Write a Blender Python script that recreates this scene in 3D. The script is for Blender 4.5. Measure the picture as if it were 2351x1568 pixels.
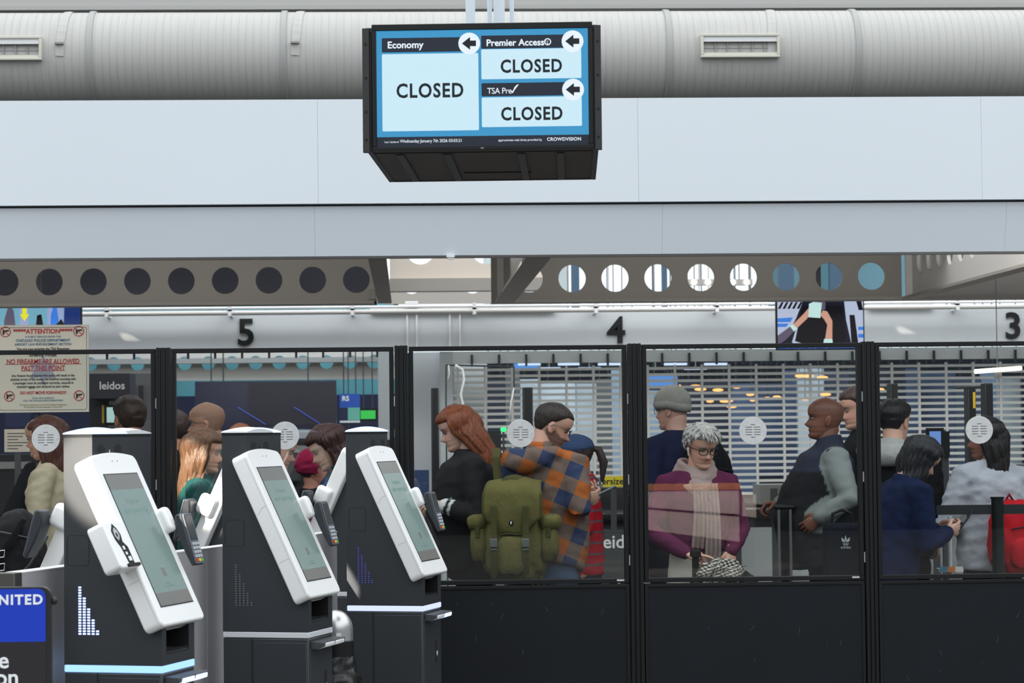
import bpy, bmesh, math, random
from math import sin, cos, pi, radians, sqrt, atan2
from mathutils import Vector, Matrix, noise, Euler
random.seed(7)
D = bpy.data
SC = bpy.context.scene
for o in list(D.objects): D.objects.remove(o)
COL = SC.collection

# ------------------------------------------------------------------ camera
F = 5550.0; CX, CY = 1175.5, 784.0
PSI, PIT, ROL = radians(2.5), math.atan(206/5550), 0.0105
EYE = Vector((0, 0, 1.62))
_f = Vector((sin(PSI)*cos(PIT), cos(PSI)*cos(PIT), sin(PIT)))
_r0 = Vector((cos(PSI), -sin(PSI), 0)); _u0 = _r0.cross(_f)
_r = _r0*cos(ROL) - _u0*sin(ROL); _u = _r0*sin(ROL) + _u0*cos(ROL)
cd = D.cameras.new('camera'); cam = D.objects.new('camera', cd); COL.objects.link(cam)
M = Matrix((( _r.x, _u.x, -_f.x, EYE.x), (_r.y, _u.y, -_f.y, EYE.y), (_r.z, _u.z, -_f.z, EYE.z), (0,0,0,1)))
cam.matrix_world = M
cd.sensor_fit = 'HORIZONTAL'; cd.sensor_width = 36.0; cd.lens = 36.0*F/2351
cd.clip_end = 400
cd.dof.use_dof = True; cd.dof.focus_distance = 10.6; cd.dof.aperture_fstop = 8.0
SC.camera = cam
# ------------------------------------------------------------------ exposure, world, lights
SC.view_settings.view_transform = 'Standard'; SC.view_settings.look = 'None'
SC.view_settings.gamma = 1.0; SC.view_settings.use_curve_mapping = False
SC.view_settings.exposure = 0.0
W = D.worlds.new('sky'); SC.world = W; W.use_nodes = True
nt = W.node_tree; nt.nodes.clear()
wo = nt.nodes.new('ShaderNodeOutputWorld'); bg = nt.nodes.new('ShaderNodeBackground')
tc = nt.nodes.new('ShaderNodeTexCoord'); sx = nt.nodes.new('ShaderNodeSeparateXYZ'); cr = nt.nodes.new('ShaderNodeValToRGB')
nt.links.new(tc.outputs['Generated'], sx.inputs[0]); nt.links.new(sx.outputs['Z'], cr.inputs[0])
nt.links.new(cr.outputs[0], bg.inputs[0]); nt.links.new(bg.outputs[0], wo.inputs[0])
cr.color_ramp.elements[0].position = 0.0; cr.color_ramp.elements[0].color = (0.43, 0.47, 0.49, 1)
cr.color_ramp.elements[1].position = 0.6; cr.color_ramp.elements[1].color = (0.90, 0.94, 0.975, 1)
bg.inputs[1].default_value = 2.36

def spot(loc, target, energy, cone, blend=0.3, size=0.05, col=(1, .88, .74)):
    l = D.lights.new('added_sun_spot', 'SPOT'); l.energy = energy; l.spot_size = radians(cone); l.spot_blend = blend  # narrow lamp added in place of a patch of sun
    l.shadow_soft_size = size; l.color = col
    o = D.objects.new('added_sun_spot', l); COL.objects.link(o); o.location = loc
    o.rotation_euler = (Vector(target)-Vector(loc)).to_track_quat('-Z', 'Y').to_euler()
    return o
def area(loc, target, energy, sx_, sy_, col=(1,1,1)):
    l = D.lights.new('added_fill', 'AREA'); l.energy = energy; l.shape = 'RECTANGLE'; l.size = sx_; l.size_y = sy_; l.color = col  # unseen fill lamp, added to brighten what lies in front of it
    o = D.objects.new('added_fill', l); COL.objects.link(o); o.location = loc
    o.rotation_euler = (Vector(target)-Vector(loc)).to_track_quat('-Z', 'Y').to_euler()
    return o

def at(px, py, Y):
    d = _f*F + _r*(px-CX) + _u*(CY-py)
    return EYE + d*(Y/d.y)
def atd(px, py, dep):
    d = _f*F + _r*(px-CX) + _u*(CY-py)
    return EYE + d*(dep/(d.dot(Vector((sin(PSI), cos(PSI), 0)))))
def X(px, Y, py=990): return at(px, py, Y).x
def Z(px, py, Y): return at(px, py, Y).z

# ------------------------------------------------------------------ materials
def lin(c):
    return tuple(((v/255)/12.92 if v/255 <= .04045 else ((v/255+.055)/1.055)**2.4) for v in c)
MATS = {}
def mat(name, rgb, rough=.5, metal=0, emis=0, bump=0, bscale=60, var=0, vscale=3, spec=.5, alpha=None, coat=0, stretch=None):
    if name in MATS: return MATS[name]
    m = D.materials.new(name); m.use_nodes = True; n = m.node_tree; p = n.nodes['Principled BSDF']
    c = lin(rgb)+(1,)
    p.inputs['Base Color'].default_value = c; p.inputs['Roughness'].default_value = rough; p.inputs['Metallic'].default_value = metal
    p.inputs['Specular IOR Level'].default_value = spec; p.inputs['Coat Weight'].default_value = coat
    if emis:
        p.inputs['Specular IOR Level'].default_value = .12; p.inputs['Emission Color'].default_value = c; p.inputs['Emission Strength'].default_value = emis
        p.inputs['Base Color'].default_value = (.01,.01,.01,1)
    m.diffuse_color = c
    t = n.nodes.new('ShaderNodeTexCoord')
    src = t.outputs['Object']
    if stretch:
        mp = n.nodes.new('ShaderNodeMapping'); mp.inputs['Scale'].default_value = stretch
        n.links.new(src, mp.inputs[0]); src = mp.outputs[0]
    if var:
        ns = n.nodes.new('ShaderNodeTexNoise'); ns.inputs['Scale'].default_value = vscale; ns.inputs['Detail'].default_value = 4
        n.links.new(src, ns.inputs['Vector'])
        mr = n.nodes.new('ShaderNodeMapRange'); mr.inputs[3].default_value = 1-var; mr.inputs[4].default_value = 1+var
        mr.inputs[1].default_value = .3; mr.inputs[2].default_value = .7
        n.links.new(ns.outputs[0], mr.inputs[0])
        mx = n.nodes.new('ShaderNodeMix'); mx.data_type = 'RGBA'; mx.blend_type = 'MULTIPLY'; mx.inputs[0].default_value = 1
        mx.inputs[6].default_value = c; n.links.new(mr.outputs[0], mx.inputs[7])
        n.links.new(mx.outputs[2], p.inputs['Emission Color' if emis else 'Base Color'])
    if bump:
        ns = n.nodes.new('ShaderNodeTexNoise'); ns.inputs['Scale'].default_value = bscale; ns.inputs['Detail'].default_value = 3
        n.links.new(src, ns.inputs['Vector'])
        b = n.nodes.new('ShaderNodeBump'); b.inputs['Strength'].default_value = bump; b.inputs['Distance'].default_value = .01
        n.links.new(ns.outputs[0], b.inputs['Height']); n.links.new(b.outputs[0], p.inputs['Normal'])
    MATS[name] = m
    return m
def vcmat(name, rough=.6, bump=.2, bscale=80, sss=0, stretch=None, var=.0, vscale=20):
    if name in MATS: return MATS[name]
    m = mat(name, (128,128,128), rough, bump=bump, bscale=bscale, stretch=stretch)
    n = m.node_tree; p = n.nodes['Principled BSDF']
    a = n.nodes.new('ShaderNodeAttribute'); a.attribute_name = 'Col'
    if var:
        t = n.nodes.new('ShaderNodeTexCoord'); ns = n.nodes.new('ShaderNodeTexNoise'); ns.inputs['Scale'].default_value = vscale
        mp = n.nodes.new('ShaderNodeMapping'); mp.inputs['Scale'].default_value = stretch or (1,1,1)
        n.links.new(t.outputs['Object'], mp.inputs[0]); n.links.new(mp.outputs[0], ns.inputs['Vector'])
        mr = n.nodes.new('ShaderNodeMapRange'); mr.inputs[1].default_value = .3; mr.inputs[2].default_value = .7
        mr.inputs[3].default_value = 1-var; mr.inputs[4].default_value = 1+var
        n.links.new(ns.outputs[0], mr.inputs[0])
        mx = n.nodes.new('ShaderNodeMix'); mx.data_type = 'RGBA'; mx.blend_type = 'MULTIPLY'; mx.inputs[0].default_value = 1
        n.links.new(a.outputs['Color'], mx.inputs[6]); n.links.new(mr.outputs[0], mx.inputs[7])
        n.links.new(mx.outputs[2], p.inputs['Base Color'])
    else: n.links.new(a.outputs['Color'], p.inputs['Base Color'])
    if sss:
        p.inputs['Subsurface Weight'].default_value = sss; p.inputs['Subsurface Radius'].default_value = (.01,.004,.002); p.inputs['Subsurface Scale'].default_value = 1
    return m
def glassmat():
    m = D.materials.new('glass'); m.use_nodes = True; n = m.node_tree; n.nodes.clear()
    o = n.nodes.new('ShaderNodeOutputMaterial'); mx = n.nodes.new('ShaderNodeMixShader')
    fr = n.nodes.new('ShaderNodeFresnel'); fr.inputs[0].default_value = 1.5
    tr = n.nodes.new('ShaderNodeBsdfTransparent'); tr.inputs[0].default_value = (.93,.955,.95,1)
    gl = n.nodes.new('ShaderNodeBsdfGlossy'); gl.inputs['Roughness'].default_value = 0.005
    ge = n.nodes.new('ShaderNodeNewGeometry'); m1 = n.nodes.new('ShaderNodeMath'); m1.operation = 'SUBTRACT'; m1.inputs[0].default_value = 1.0; n.links.new(ge.outputs['Backfacing'], m1.inputs[1])
    m2 = n.nodes.new('ShaderNodeMath'); m2.operation = 'MULTIPLY'; n.links.new(fr.outputs[0], m2.inputs[0]); n.links.new(m1.outputs[0], m2.inputs[1])
    m3 = n.nodes.new('ShaderNodeMath'); m3.operation = 'MULTIPLY'; n.links.new(m2.outputs[0], m3.inputs[0]); m3.inputs[1].default_value = 1.8; m3.use_clamp = True
    n.links.new(m3.outputs[0], mx.inputs[0]); n.links.new(tr.outputs[0], mx.inputs[1]); n.links.new(gl.outputs[0], mx.inputs[2])
    n.links.new(mx.outputs[0], o.inputs[0]); MATS['glass'] = m
    return m

# ------------------------------------------------------------------ mesh building
class MB:
    def __init__(s): s.v = []; s.f = []; s.c = []
    def add(s, vs, fs, col=None):
        b = len(s.v); s.v += [tuple(v) for v in vs]; s.f += [tuple(i+b for i in f) for f in fs]
        if col is None: col = (.5,.5,.5)
        s.c += (col if isinstance(col, list) else [col]*len(vs))
        return s
    def box(s, x0, x1, y0, y1, z0, z1, col=None):
        vs = [(x0,y0,z0),(x1,y0,z0),(x1,y1,z0),(x0,y1,z0),(x0,y0,z1),(x1,y0,z1),(x1,y1,z1),(x0,y1,z1)]
        return s.add(vs, [(0,3,2,1),(4,5,6,7),(0,1,5,4),(1,2,6,5),(2,3,7,6),(3,0,4,7)], col)
    def prism(s, pts, w0, w1, plane='xz', col=None):
        """pts outline in plane, extruded along the remaining axis"""
        n = len(pts); A = sum(pts[i][0]*pts[(i+1)%n][1]-pts[(i+1)%n][0]*pts[i][1] for i in range(n))
        if A < 0: pts = pts[::-1]
        if plane == 'xz': mk = lambda p, w: (p[0], w, p[1]); flip = True
        elif plane == 'yz': mk = lambda p, w: (w, p[0], p[1]); flip = False
        else: mk = lambda p, w: (p[0], p[1], w); flip = False
        if w1 < w0: w0, w1 = w1, w0
        vs = [mk(p, w0) for p in pts] + [mk(p, w1) for p in pts]
        fs = [tuple(range(n))[::-1], tuple(range(n, 2*n))] + [(i, (i+1) % n, (i+1) % n+n, i+n) for i in range(n)]
        if flip: fs = [f[::-1] for f in fs]
        return s.add(vs, fs, col)
    def tube(s, pts, rad, n=10, cap=True, col=None, up=None, flat=1.0):
        """tube along points; rad a number or a list of r or (ra, rb)"""
        pts = [Vector(p) for p in pts]; k = len(pts)
        if not isinstance(rad, (list, tuple)): rad = [rad]*k
        vs = []; ref = Vector(up) if up else None
        prev = None
        for i, p in enumerate(pts):
            t = (pts[min(i+1, k-1)]-pts[max(i-1, 0)])
            if t.length < 1e-9: t = Vector((0,0,1))
            t.normalize()
            a = ref if ref else (prev if prev else (Vector((0,1,0)) if abs(t.y) < .9 else Vector((1,0,0))))
            a = (a - t*a.dot(t))
            if a.length < 1e-6: a = Vector((1,0,0)) - t*t.x
            a.normalize(); prev = a; b = t.cross(a)
            r = rad[i]; ra, rb = (r if isinstance(r, (list, tuple)) else (r, r*flat))
            for j in range(n):
                th = 2*pi*j/n; vs.append(p + a*(ra*cos(th)) + b*(rb*sin(th)))
        fs = [(i*n+j, i*n+(j+1) % n, (i+1)*n+(j+1) % n, (i+1)*n+j) for i in range(k-1) for j in range(n)]
        if cap: fs += [tuple(range(n))[::-1], tuple(range((k-1)*n, k*n))]
        return s.add(vs, fs, col)
    def rtube(s, pts, rad, n=10, col=None, **kw):
        """tube with rounded ends"""
        pts = [Vector(p) for p in pts]
        if not isinstance(rad, (list, tuple)): rad = [rad]*len(pts)
        sc = lambda r, q: (tuple(x*q for x in r) if isinstance(r, (list, tuple)) else r*q)
        mr = lambda r: (min(r) if isinstance(r, (list, tuple)) else r)
        d0 = (pts[0]-pts[1]).normalized(); d1 = (pts[-1]-pts[-2]).normalized()
        P = []; R = []
        for q in (85, 55, 28): P.append(pts[0]+d0*mr(rad[0])*sin(radians(q))); R.append(sc(rad[0], cos(radians(q))))
        P += pts; R += list(rad)
        for q in (28, 55, 85): P.append(pts[-1]+d1*mr(rad[-1])*sin(radians(q))); R.append(sc(rad[-1], cos(radians(q))))
        return s.tube(P, R, n, True, col, **kw)
    def ell(s, c, r, n=16, m=10, col=None, M3=None):
        vs = []; c = Vector(c)
        for i in range(1, m):
            ph = pi*i/m
            for j in range(n):
                th = 2*pi*j/n
                v = Vector((r[0]*sin(ph)*cos(th), r[1]*sin(ph)*sin(th), r[2]*cos(ph)))
                if M3: v = M3 @ v
                vs.append(c+v)
        a = Vector((0,0,r[2])); b = Vector((0,0,-r[2]))
        if M3: a = M3@a; b = M3@b
        vs += [c+a, c+b]; q = (m-1)*n
        fs = [(i*n+j, (i+1)*n+j, (i+1)*n+(j+1) % n, i*n+(j+1) % n) for i in range(m-2) for j in range(n)]
        fs += [(q, j, (j+1) % n) for j in range(n)] + [(q+1, (m-2)*n+(j+1) % n, (m-2)*n+j) for j in range(n)]
        return s.add(vs, fs, col)
    def disc(s, c, r, th, axis='y', n=32, col=None):
        c = Vector(c); o = []
        pts = [(r*cos(2*pi*i/n), r*sin(2*pi*i/n)) for i in range(n)]
        if axis == 'y': return s.prism([(c.x+a, c.z+b) for a, b in pts], c.y-th/2, c.y+th/2, 'xz', col)
        if axis == 'x': return s.prism([(c.y+a, c.z+b) for a, b in pts], c.x-th/2, c.x+th/2, 'yz', col)
        return s.prism([(c.x+a, c.y+b) for a, b in pts], c.z-th/2, c.z+th/2, 'xy', col)
    def xf(s, Mx):
        s.v = [tuple(Mx @ Vector(v)) for v in s.v]; return s
    def mesh(s, name, smooth=False, cols=False):
        me = D.meshes.new(name); me.from_pydata(s.v, [], s.f); me.update()
        if cols:
            ca = me.color_attributes.new('Col', 'FLOAT_COLOR', 'POINT')
            flat = []
            for c in s.c: flat += [c[0], c[1], c[2], 1.0]
            ca.data.foreach_set('color', flat)
        if smooth:
            me.shade_smooth()
            if smooth is not True: me.set_sharp_from_angle(angle=radians(smooth))
        return me
    def build(s, name, m, parent=None, bevel=0, smooth=False, cols=False, seg=2, solid=0):
        me = s.mesh(name, smooth or (40 if bevel else False), cols)
        if m: me.materials.append(m)
        o = D.objects.new(name, me); COL.objects.link(o)
        if parent: o.parent = parent
        if solid:
            md = o.modifiers.new('solid', 'SOLIDIFY'); md.thickness = solid; md.offset = 0
        if bevel:
            md = o.modifiers.new('bevel', 'BEVEL'); md.width = bevel; md.segments = seg; md.limit_method = 'ANGLE'; md.angle_limit = radians(35)
        return o
def tag(o, label=None, cat=None, group=None, kind=None):
    if label: o['label'] = label
    if cat: o['category'] = cat
    if group: o['group'] = group
    if kind: o['kind'] = kind
    return o
def empty(name, loc=(0,0,0), rz=0, label=None, cat=None, group=None):
    o = D.objects.new(name, None); COL.objects.link(o); o.location = loc; o.rotation_euler = (0,0,rz); o.empty_display_size = .1
    return tag(o, label, cat, group)
def copy_tree(o, parent=None):
    c = o.copy(); COL.objects.link(c)
    if parent: c.parent = parent
    for ch in list(o.children): copy_tree(ch, c)
    return c
def rrect(x0, x1, z0, z1, r, n=5):
    pts = []
    for cx_, cz_, a0 in ((x1-r, z1-r, 0), (x0+r, z1-r, 90), (x0+r, z0+r, 180), (x1-r, z0+r, 270)):
        for i in range(n+1):
            a = radians(a0+90*i/n); pts.append((cx_+r*cos(a), cz_+r*sin(a)))
    return pts
def text(name, body, size, m, parent, Mx, bold=0, align='CENTER', ext=.0006, spacing=1.0, sx=1.0):
    cu = D.curves.new(name, 'FONT'); cu.body = body; cu.size = size; cu.align_x = align; cu.align_y = 'CENTER'
    cu.offset = bold; cu.extrude = ext; cu.space_character = spacing; cu.resolution_u = 3
    t = D.objects.new(name, cu); COL.objects.link(t)
    me = D.meshes.new_from_object(t); D.objects.remove(t)
    me.transform(Mx @ Matrix.Diagonal((sx,1,1,1))); me.materials.clear(); me.materials.append(m)
    o = D.objects.new(name, me); COL.objects.link(o)
    if parent: o.parent = parent
    return o
def TM(x, y, z, rz=0):
    """text facing -Y at x,y,z"""
    return Matrix.Translation((x,y,z)) @ Matrix.Rotation(rz, 4, 'Z') @ Matrix.Rotation(pi/2, 4, 'X')
def perf(name, m, holes, r, z0, z1, x0, x1, y0, y1, parent=None, N=28, zc=None, cutx=None):
    """plate in the xz plane from x0 to x1 with round holes of radius r at the given x"""
    b = MB(); holes = sorted(holes); edges = []
    cuts = [x0]
    for i in range(len(holes)-1): cuts.append((holes[i]+holes[i+1])/2)
    half = (holes[1]-holes[0])/2
    L = max(x0, holes[0]-half); R = min(x1, holes[-1]+half)
    if L > x0+1e-4: b.box(x0, L, y0, y1, z0, z1)
    if R < x1-1e-4: b.box(R, x1, y0, y1, z0, z1)
    cuts[0] = L; cuts.append(R)
    for i, h in enumerate(holes):
        a0, a1 = cuts[i], cuts[i+1]; zc_ = zc
        angs = [2*pi*k/N for k in range(N)] + [atan2(zz-zc_, xx-h) % (2*pi) for xx in (a0, a1) for zz in (z0, z1)]
        angs = sorted(set(round(a, 6) for a in angs)); n = len(angs)
        inn = [(h+r*cos(a), zc_+r*sin(a)) for a in angs]; out = []
        for a in angs:
            c, s_ = cos(a), sin(a); t = 1e9
            if c > 1e-9: t = min(t, (a1-h)/c)
            if c < -1e-9: t = min(t, (a0-h)/c)
            if s_ > 1e-9: t = min(t, (z1-zc_)/s_)
            if s_ < -1e-9: t = min(t, (z0-zc_)/s_)
            out.append((h+t*c, zc_+t*s_))
        vs = [(p[0], y0, p[1]) for p in inn]+[(p[0], y0, p[1]) for p in out]+[(p[0], y1, p[1]) for p in inn]+[(p[0], y1, p[1]) for p in out]
        fs = []
        for k in range(n):
            k2 = (k+1) % n
            fs += [(k, n+k, n+k2, k2), (2*n+k, 2*n+k2, 3*n+k2, 3*n+k), (k, k2, 2*n+k2, 2*n+k), (n+k, 3*n+k, 3*n+k2, n+k2)]
        b.add(vs, fs)
    return b.build(name, m, parent)
# ------------------------------------------------------------------ added lamps (spots in place of sun shafts, unseen area fill)
spot((-5.2, 4.0, 5.2), atd(208, 1088, 8.0), 20000, 2.5, .5, .02)
spot((-5.2, 7.4, 5.0), at(447, 1090, 12.5), 15000, 2.4, .5, .02)
spot((-5.0, 5.4, 4.6), at(478, 1150, 10.3), 9000, 1.8, .5, .02)
spot((at(300,780,22).x-1.15, 21.55, 3.15), at(302, 781, 22), 130, 3.4, .3, .01)
spot((at(2080,768,22).x-1.15, 21.55, 3.15), at(2084, 766, 22), 130, 3.4, .3, .01)
spot((4.2, -1.5, 4.5), (3.37, -4.2, .62), 2700, 30, .3, .05)  # added lamp that brightens the desk for its mirror image
_t = atd(880, 1450, 10.72)
spot(_t+Vector((-1.4, -.22, 1.9)), _t, 6500, 3.2, .6, .01)
area((.3, 15.4, 3.12), (.3, 14.6, 0), 62, 8, 2.5, (.95,.97,1))
area((.2, 13.75, 2.78), (.2, 18, 2.95), 125, 9, .25, (1,.97,.93))
area((.5, 20.3, 4.6), (.5, 22.4, 1.6), 165, 11, 1.2, (.95,.97,1))
area((.5, 27.0, 5.6), (.5, 31, 1.0), 400, 10, 2, (.85,.92,1))

# ------------------------------------------------------------------ materials used by the setting
fascia_m = mat('fascia_paint', (216,223,229), .55, var=.012, vscale=.7)
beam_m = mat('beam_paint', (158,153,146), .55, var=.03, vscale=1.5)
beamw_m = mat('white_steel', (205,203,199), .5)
duct_m = mat('duct_paint', (178,177,173), .6, bump=.10, bscale=9, stretch=(16,1,1), var=.035, vscale=3)
black_m = mat('black_powder_coat', (15,18,20), .45, spec=.3)
blackp_m = mat('black_laminate', (14,19,25), .55, bump=.03, bscale=40, var=.08, vscale=3, spec=.25)
steel_m = mat('brushed_steel', (205,207,207), .42, metal=.3, bump=.05, bscale=60, var=.06, vscale=30)
dark_m = mat('dark_interior', (10,10,12), .8)
navy_m = mat('navy_board', (26,32,66), .5)
glass_m = glassmat()
floor_m = mat('terrazzo', (112,110,107), .35, var=.10, vscale=60)
wallg_m = mat('header_paint', (196,201,203), .55, var=.02, vscale=1)
grey_m = mat('grey_panel', (150,149,148), .5)
darkgrey_m = mat('dark_grey', (58,60,64), .5)
white_m = mat('white_paint', (225,226,226), .45)
txtb_m = mat('black_lettering', (14,16,18), .5)
txtw_m = mat('white_lettering', (235,238,240), .5)

# floor
fl = MB().box(-20, 20, -14, 62, -.2, 0).build('floor', floor_m); tag(fl, kind='structure')
# far walls of the hall
w = MB().box(-16, 16, 60, 60.3, 0, 3.6).build('wall_far', mat('far_wall', (120,132,146), .7, var=.25, vscale=.5)); tag(w, kind='structure')
w = MB().box(-16.3, -16, -14, 60.3, 0, 6).build('wall_left', mat('side_wall', (150,152,155), .7)); tag(w, kind='structure')
w = MB().box(16, 16.3, -14, 60.3, 0, 6).build('wall_right', MATS['side_wall']); tag(w, kind='structure')
w = MB().box(-16, 16, -14.3, -14, 0, 6).build('wall_entrance', mat('entrance_wall', (38,40,44), .8)); tag(w, kind='structure')

b = MB().box(-16, 16, 23.8, 60.3, 6.2, 6.4).build('ceiling', mat('concourse_ceiling', (150,152,156), .7)); tag(b, kind='structure')
# unseen desk added behind the viewer to make the reflection in the fourth pane
ck = empty('mirror_desk', (3.25, -4.2, 0), radians(180), 'made-up white desk with an orange top rail, added behind the viewer for its reflection', 'desk')
ow = mat('desk_white', (240,226,222), .6)
MB().prism([(-.62,.62),(.50,.72),(.50,.90),(-.62,.90)], .0, .3, 'xz').build('upper_panel', ow, ck)
MB().prism([(-.62,.30),(.50,.46),(.50,.69),(-.62,.59)], .0, .3, 'xz').build('lower_panel', ow, ck)
MB().box(-.62,.50,.02,.28,0,.30).build('plinth', darkgrey_m, ck)
MB().box(-.64,.52,-.01,.3,.91,.98).build('top_rail', mat('orange_rail', (232,152,44), .5), ck)
MB().prism([(-.82,.58),(-.66,.60),(-.66,.88),(-.82,.85)], .0, .3, 'xz').build('side_panel', ow, ck)
MB().box(-.80,-.66,.02,.28,0,.6).build('side_plinth', darkgrey_m, ck)

# ------------------------------------------------------------------ fascia beam above the partition
YF = 13.0
zb = Z(1175, 583, YF); zm = Z(1175, 466, YF); zt = Z(1175, 228, YF)
fb = empty('fascia_beam', (0, YF, 0), 0, 'long pale steel fascia beam spanning the picture above the glass partition', 'beam')
cuts_u = [-7, X(735,YF)-3.4, X(735,YF), X(1472,YF), X(2262,YF), 7]
for i in range(5):
    MB().box(cuts_u[i]+.0005, cuts_u[i+1]-.0005, -.03, .25, zm, zt).build('panel', fascia_m, fb)
cuts_l = [-7, X(0,YF)-.3, X(722,YF,500), X(1522,YF,500), X(2312,YF,500), 7]
for i in range(5):
    MB().prism([(.07,zb),(.25,zb),(.25,zm-.012),(.0,zm-.012)], cuts_l[i]+.0004, cuts_l[i+1]-.0004, 'yz').build('lower_panel', fascia_m, fb)
MB().box(-7, 7, .02, .24, zm-.012, zm).build('joint', darkgrey_m, fb)
MB().box(-7, 7, .25, .33, zb+.002, zt-.05).build('back_plate', beam_m, fb)
c = at(1035, 585, YF)
k = MB().box(c.x-.022, c.x+.022, .05, .09, zb-.012, zb).box(c.x-.015, c.x+.015, .055, .085, zb-.022, zb-.010)
k.build('clip', white_m, fb)

# ------------------------------------------------------------------ perforated beams
ZB = Z(1177, 696, 18.0)
holeL = [X(p, 18.0, 645) for p in (-192, -91, 10, 110, 212, 313, 414, 515, 615, 717, 818)]
pitch = (holeL[-1]-holeL[0])/10
holeL = [holeL[0]+pitch*i for i in range(11)]
zc = Z(414, 645, 18.0)
pb = empty('perforated_beam', (0,0,0), 0, 'grey perforated steel beam with dark holes at left under the fascia', 'beam')
xe = X(864, 18, 645)
perf('web', beam_m, holeL, .1, ZB+.02, 3.15, -5.2, xe, 18.0, 18.03, pb, zc=zc)
MB().box(-5.2, xe, 17.9, 18.14, ZB, ZB+.02).build('flange', beam_m, pb)
e = X(866,18,650)
MB().box(e-.02, e+.0, 17.9, 18.0, ZB, 3.1).build('stiffener', beam_m, pb)
MB().tube([(e-.02, 17.86, ZB+.03), (e-.02,17.86, ZB+.10)], [.05,.03], 16).box(e-.07,e+.03,17.84,17.88,ZB+.10,ZB+.115).build('bracket', beam_m, pb)
holeR = [X(p, 18.0, 640) for p in (1215, 2001)]
pr = (holeR[1]-holeR[0])/8
holeR = [holeR[0]+pr*i for i in range(9)]
zc2 = Z(1600, 637, 18.0)
pb2 = empty('perforated_beam', (0,0,0), 0, 'grey perforated steel beam with bright holes at right under the fascia', 'beam')
xr = X(2070, 18, 640)
perf('web', beam_m, holeR, .103, ZB+.02, 3.15, X(1128,18,690), xr, 18.0, 18.03, pb2, zc=zc2)
MB().box(X(1128,18,690), 6.2, 17.9, 18.14, ZB, ZB+.02).build('flange', beam_m, pb2)
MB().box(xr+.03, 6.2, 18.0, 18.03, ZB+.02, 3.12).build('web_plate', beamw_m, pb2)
b = MB().box(-7, 7, 13.34, 18.2, 3.24, 3.30).build('ceiling', mat('shade_deck', (62,62,62), .8)); tag(b, kind='structure')  # unseen dark deck added to darken the duct underside and shade the queue
# beams that run in depth (towards the viewer)
def longbeam(xc, w_, label, perfd=True):
    e = empty('cross_beam', (xc, 13.35, 0), 0, label, 'beam')
    MB().box(-w_/2, w_/2, 0, 4.55, ZB, ZB+.02).build('flange', beam_m, e)
    MB().box(-w_/2, w_/2, 0, 4.55, 3.08, 3.10).build('top_flange', beam_m, e)
    if perfd:
        nh = 13; hs = [.22+.3275*i for i in range(nh)]
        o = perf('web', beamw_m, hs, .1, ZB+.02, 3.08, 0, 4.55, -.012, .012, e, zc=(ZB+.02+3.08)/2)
        o.rotation_euler = (0,0,pi/2)
    else:
        MB().box(-.012, .012, 0, 4.55, ZB+.02, 3.08).build('web', beam_m, e)
    for yy in (0.02, 4.42):
        b = MB().box(-.06, -.012, yy, yy+.012, ZB+.02, 3.08)
        b.build('end_plate', beamw_m, e)
        bb = MB()
        for q in range(6): bb.disc((-.04, yy-.004, ZB+.09+q*.075), .008, .012, 'y', 8)
        bb.build('bolts', steel_m, e, smooth=40)
    return e
xl = at(884, 697, 18).x
longbeam(xl, .10, 'short cross beam seen from below beside the left perforated beam', False)
xm = at(1158, 697, 18).x
longbeam(xm, .14, 'dark diagonal cross beam between the ceiling opening and the bright holes', False)
xq = at(2066, 690, 18).x
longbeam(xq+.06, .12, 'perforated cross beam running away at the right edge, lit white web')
# deeper transverse beams seen through the opening
for (Yd, z0_, z1_, x0_, x1_, hp, lb) in (
    (21.0, Z(1050,640,21)+.0, 3.6, X(895,21,640), X(1262,21,640), (965,1115), 'deeper perforated beam in the ceiling opening, beige upper web'),
    ):
    e = empty('perforated_beam', (0,0,0), 0, lb, 'beam')
    hs = [X(p, Yd, 575) for p in hp]
    perf('web', mat('beige_steel', (200,190,178), .6), hs, .12, z0_, z1_, x0_, x1_, Yd, Yd+.03, e, zc=Z(1040,575,Yd))
    MB().box(x0_, x1_, Yd-.1, Yd+.1, z0_-.11, z0_).build('flange', beam_m, e)
e = empty('perforated_beam', (0,0,0), 0, 'lower perforated plate behind the ceiling opening with one bright hole', 'beam')
hs = [X(945,22.6,660), X(1085,22.6,650)]
perf('web', beam_m, hs, .09, Z(1050,697,22.6), Z(1050,640,22.6), X(880,22.6,680), X(1180,22.6,680), 22.6, 22.63, e, zc=Z(1060,652,22.6))
# dark panel added in place of the dim interior behind the left beam
b = MB().box(-9, X(868,20,650), 20.3, 20.5, 2.80, 3.9).build('ceiling', mat('dim_interior_panel', (34,34,44), .6, var=.5, vscale=1.2)); tag(b, kind='structure')
# pale ceiling tray with round cutouts over the opening, glazing at right
b = MB().box(X(1110,26,600), X(1300,26,600), 26, 26.1, 2.9, 4.6).build('window_1', mat('sky_glass_a', (225,240,242), .3)); tag(b, kind='structure')
b = MB().box(X(1765,26,600), X(2120,26,600), 26, 26.1, 2.8, 4.6).build('window_2', mat('teal_glass', (118,165,180), .25)); tag(b, kind='structure')
for i, p in enumerate((1312, 1520, 1788, 1905)):
    x = X(p, 25.5, 600); w_ = (.05,.03,.10,.10)[i]
    b = MB().box(x, x+w_*1.6, 25.5, 25.6, 2.8, 4.6).build('trim_%d' % (i+1), mat('blue_mullion', (70,100,125), .4)); tag(b, kind='structure')
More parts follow.
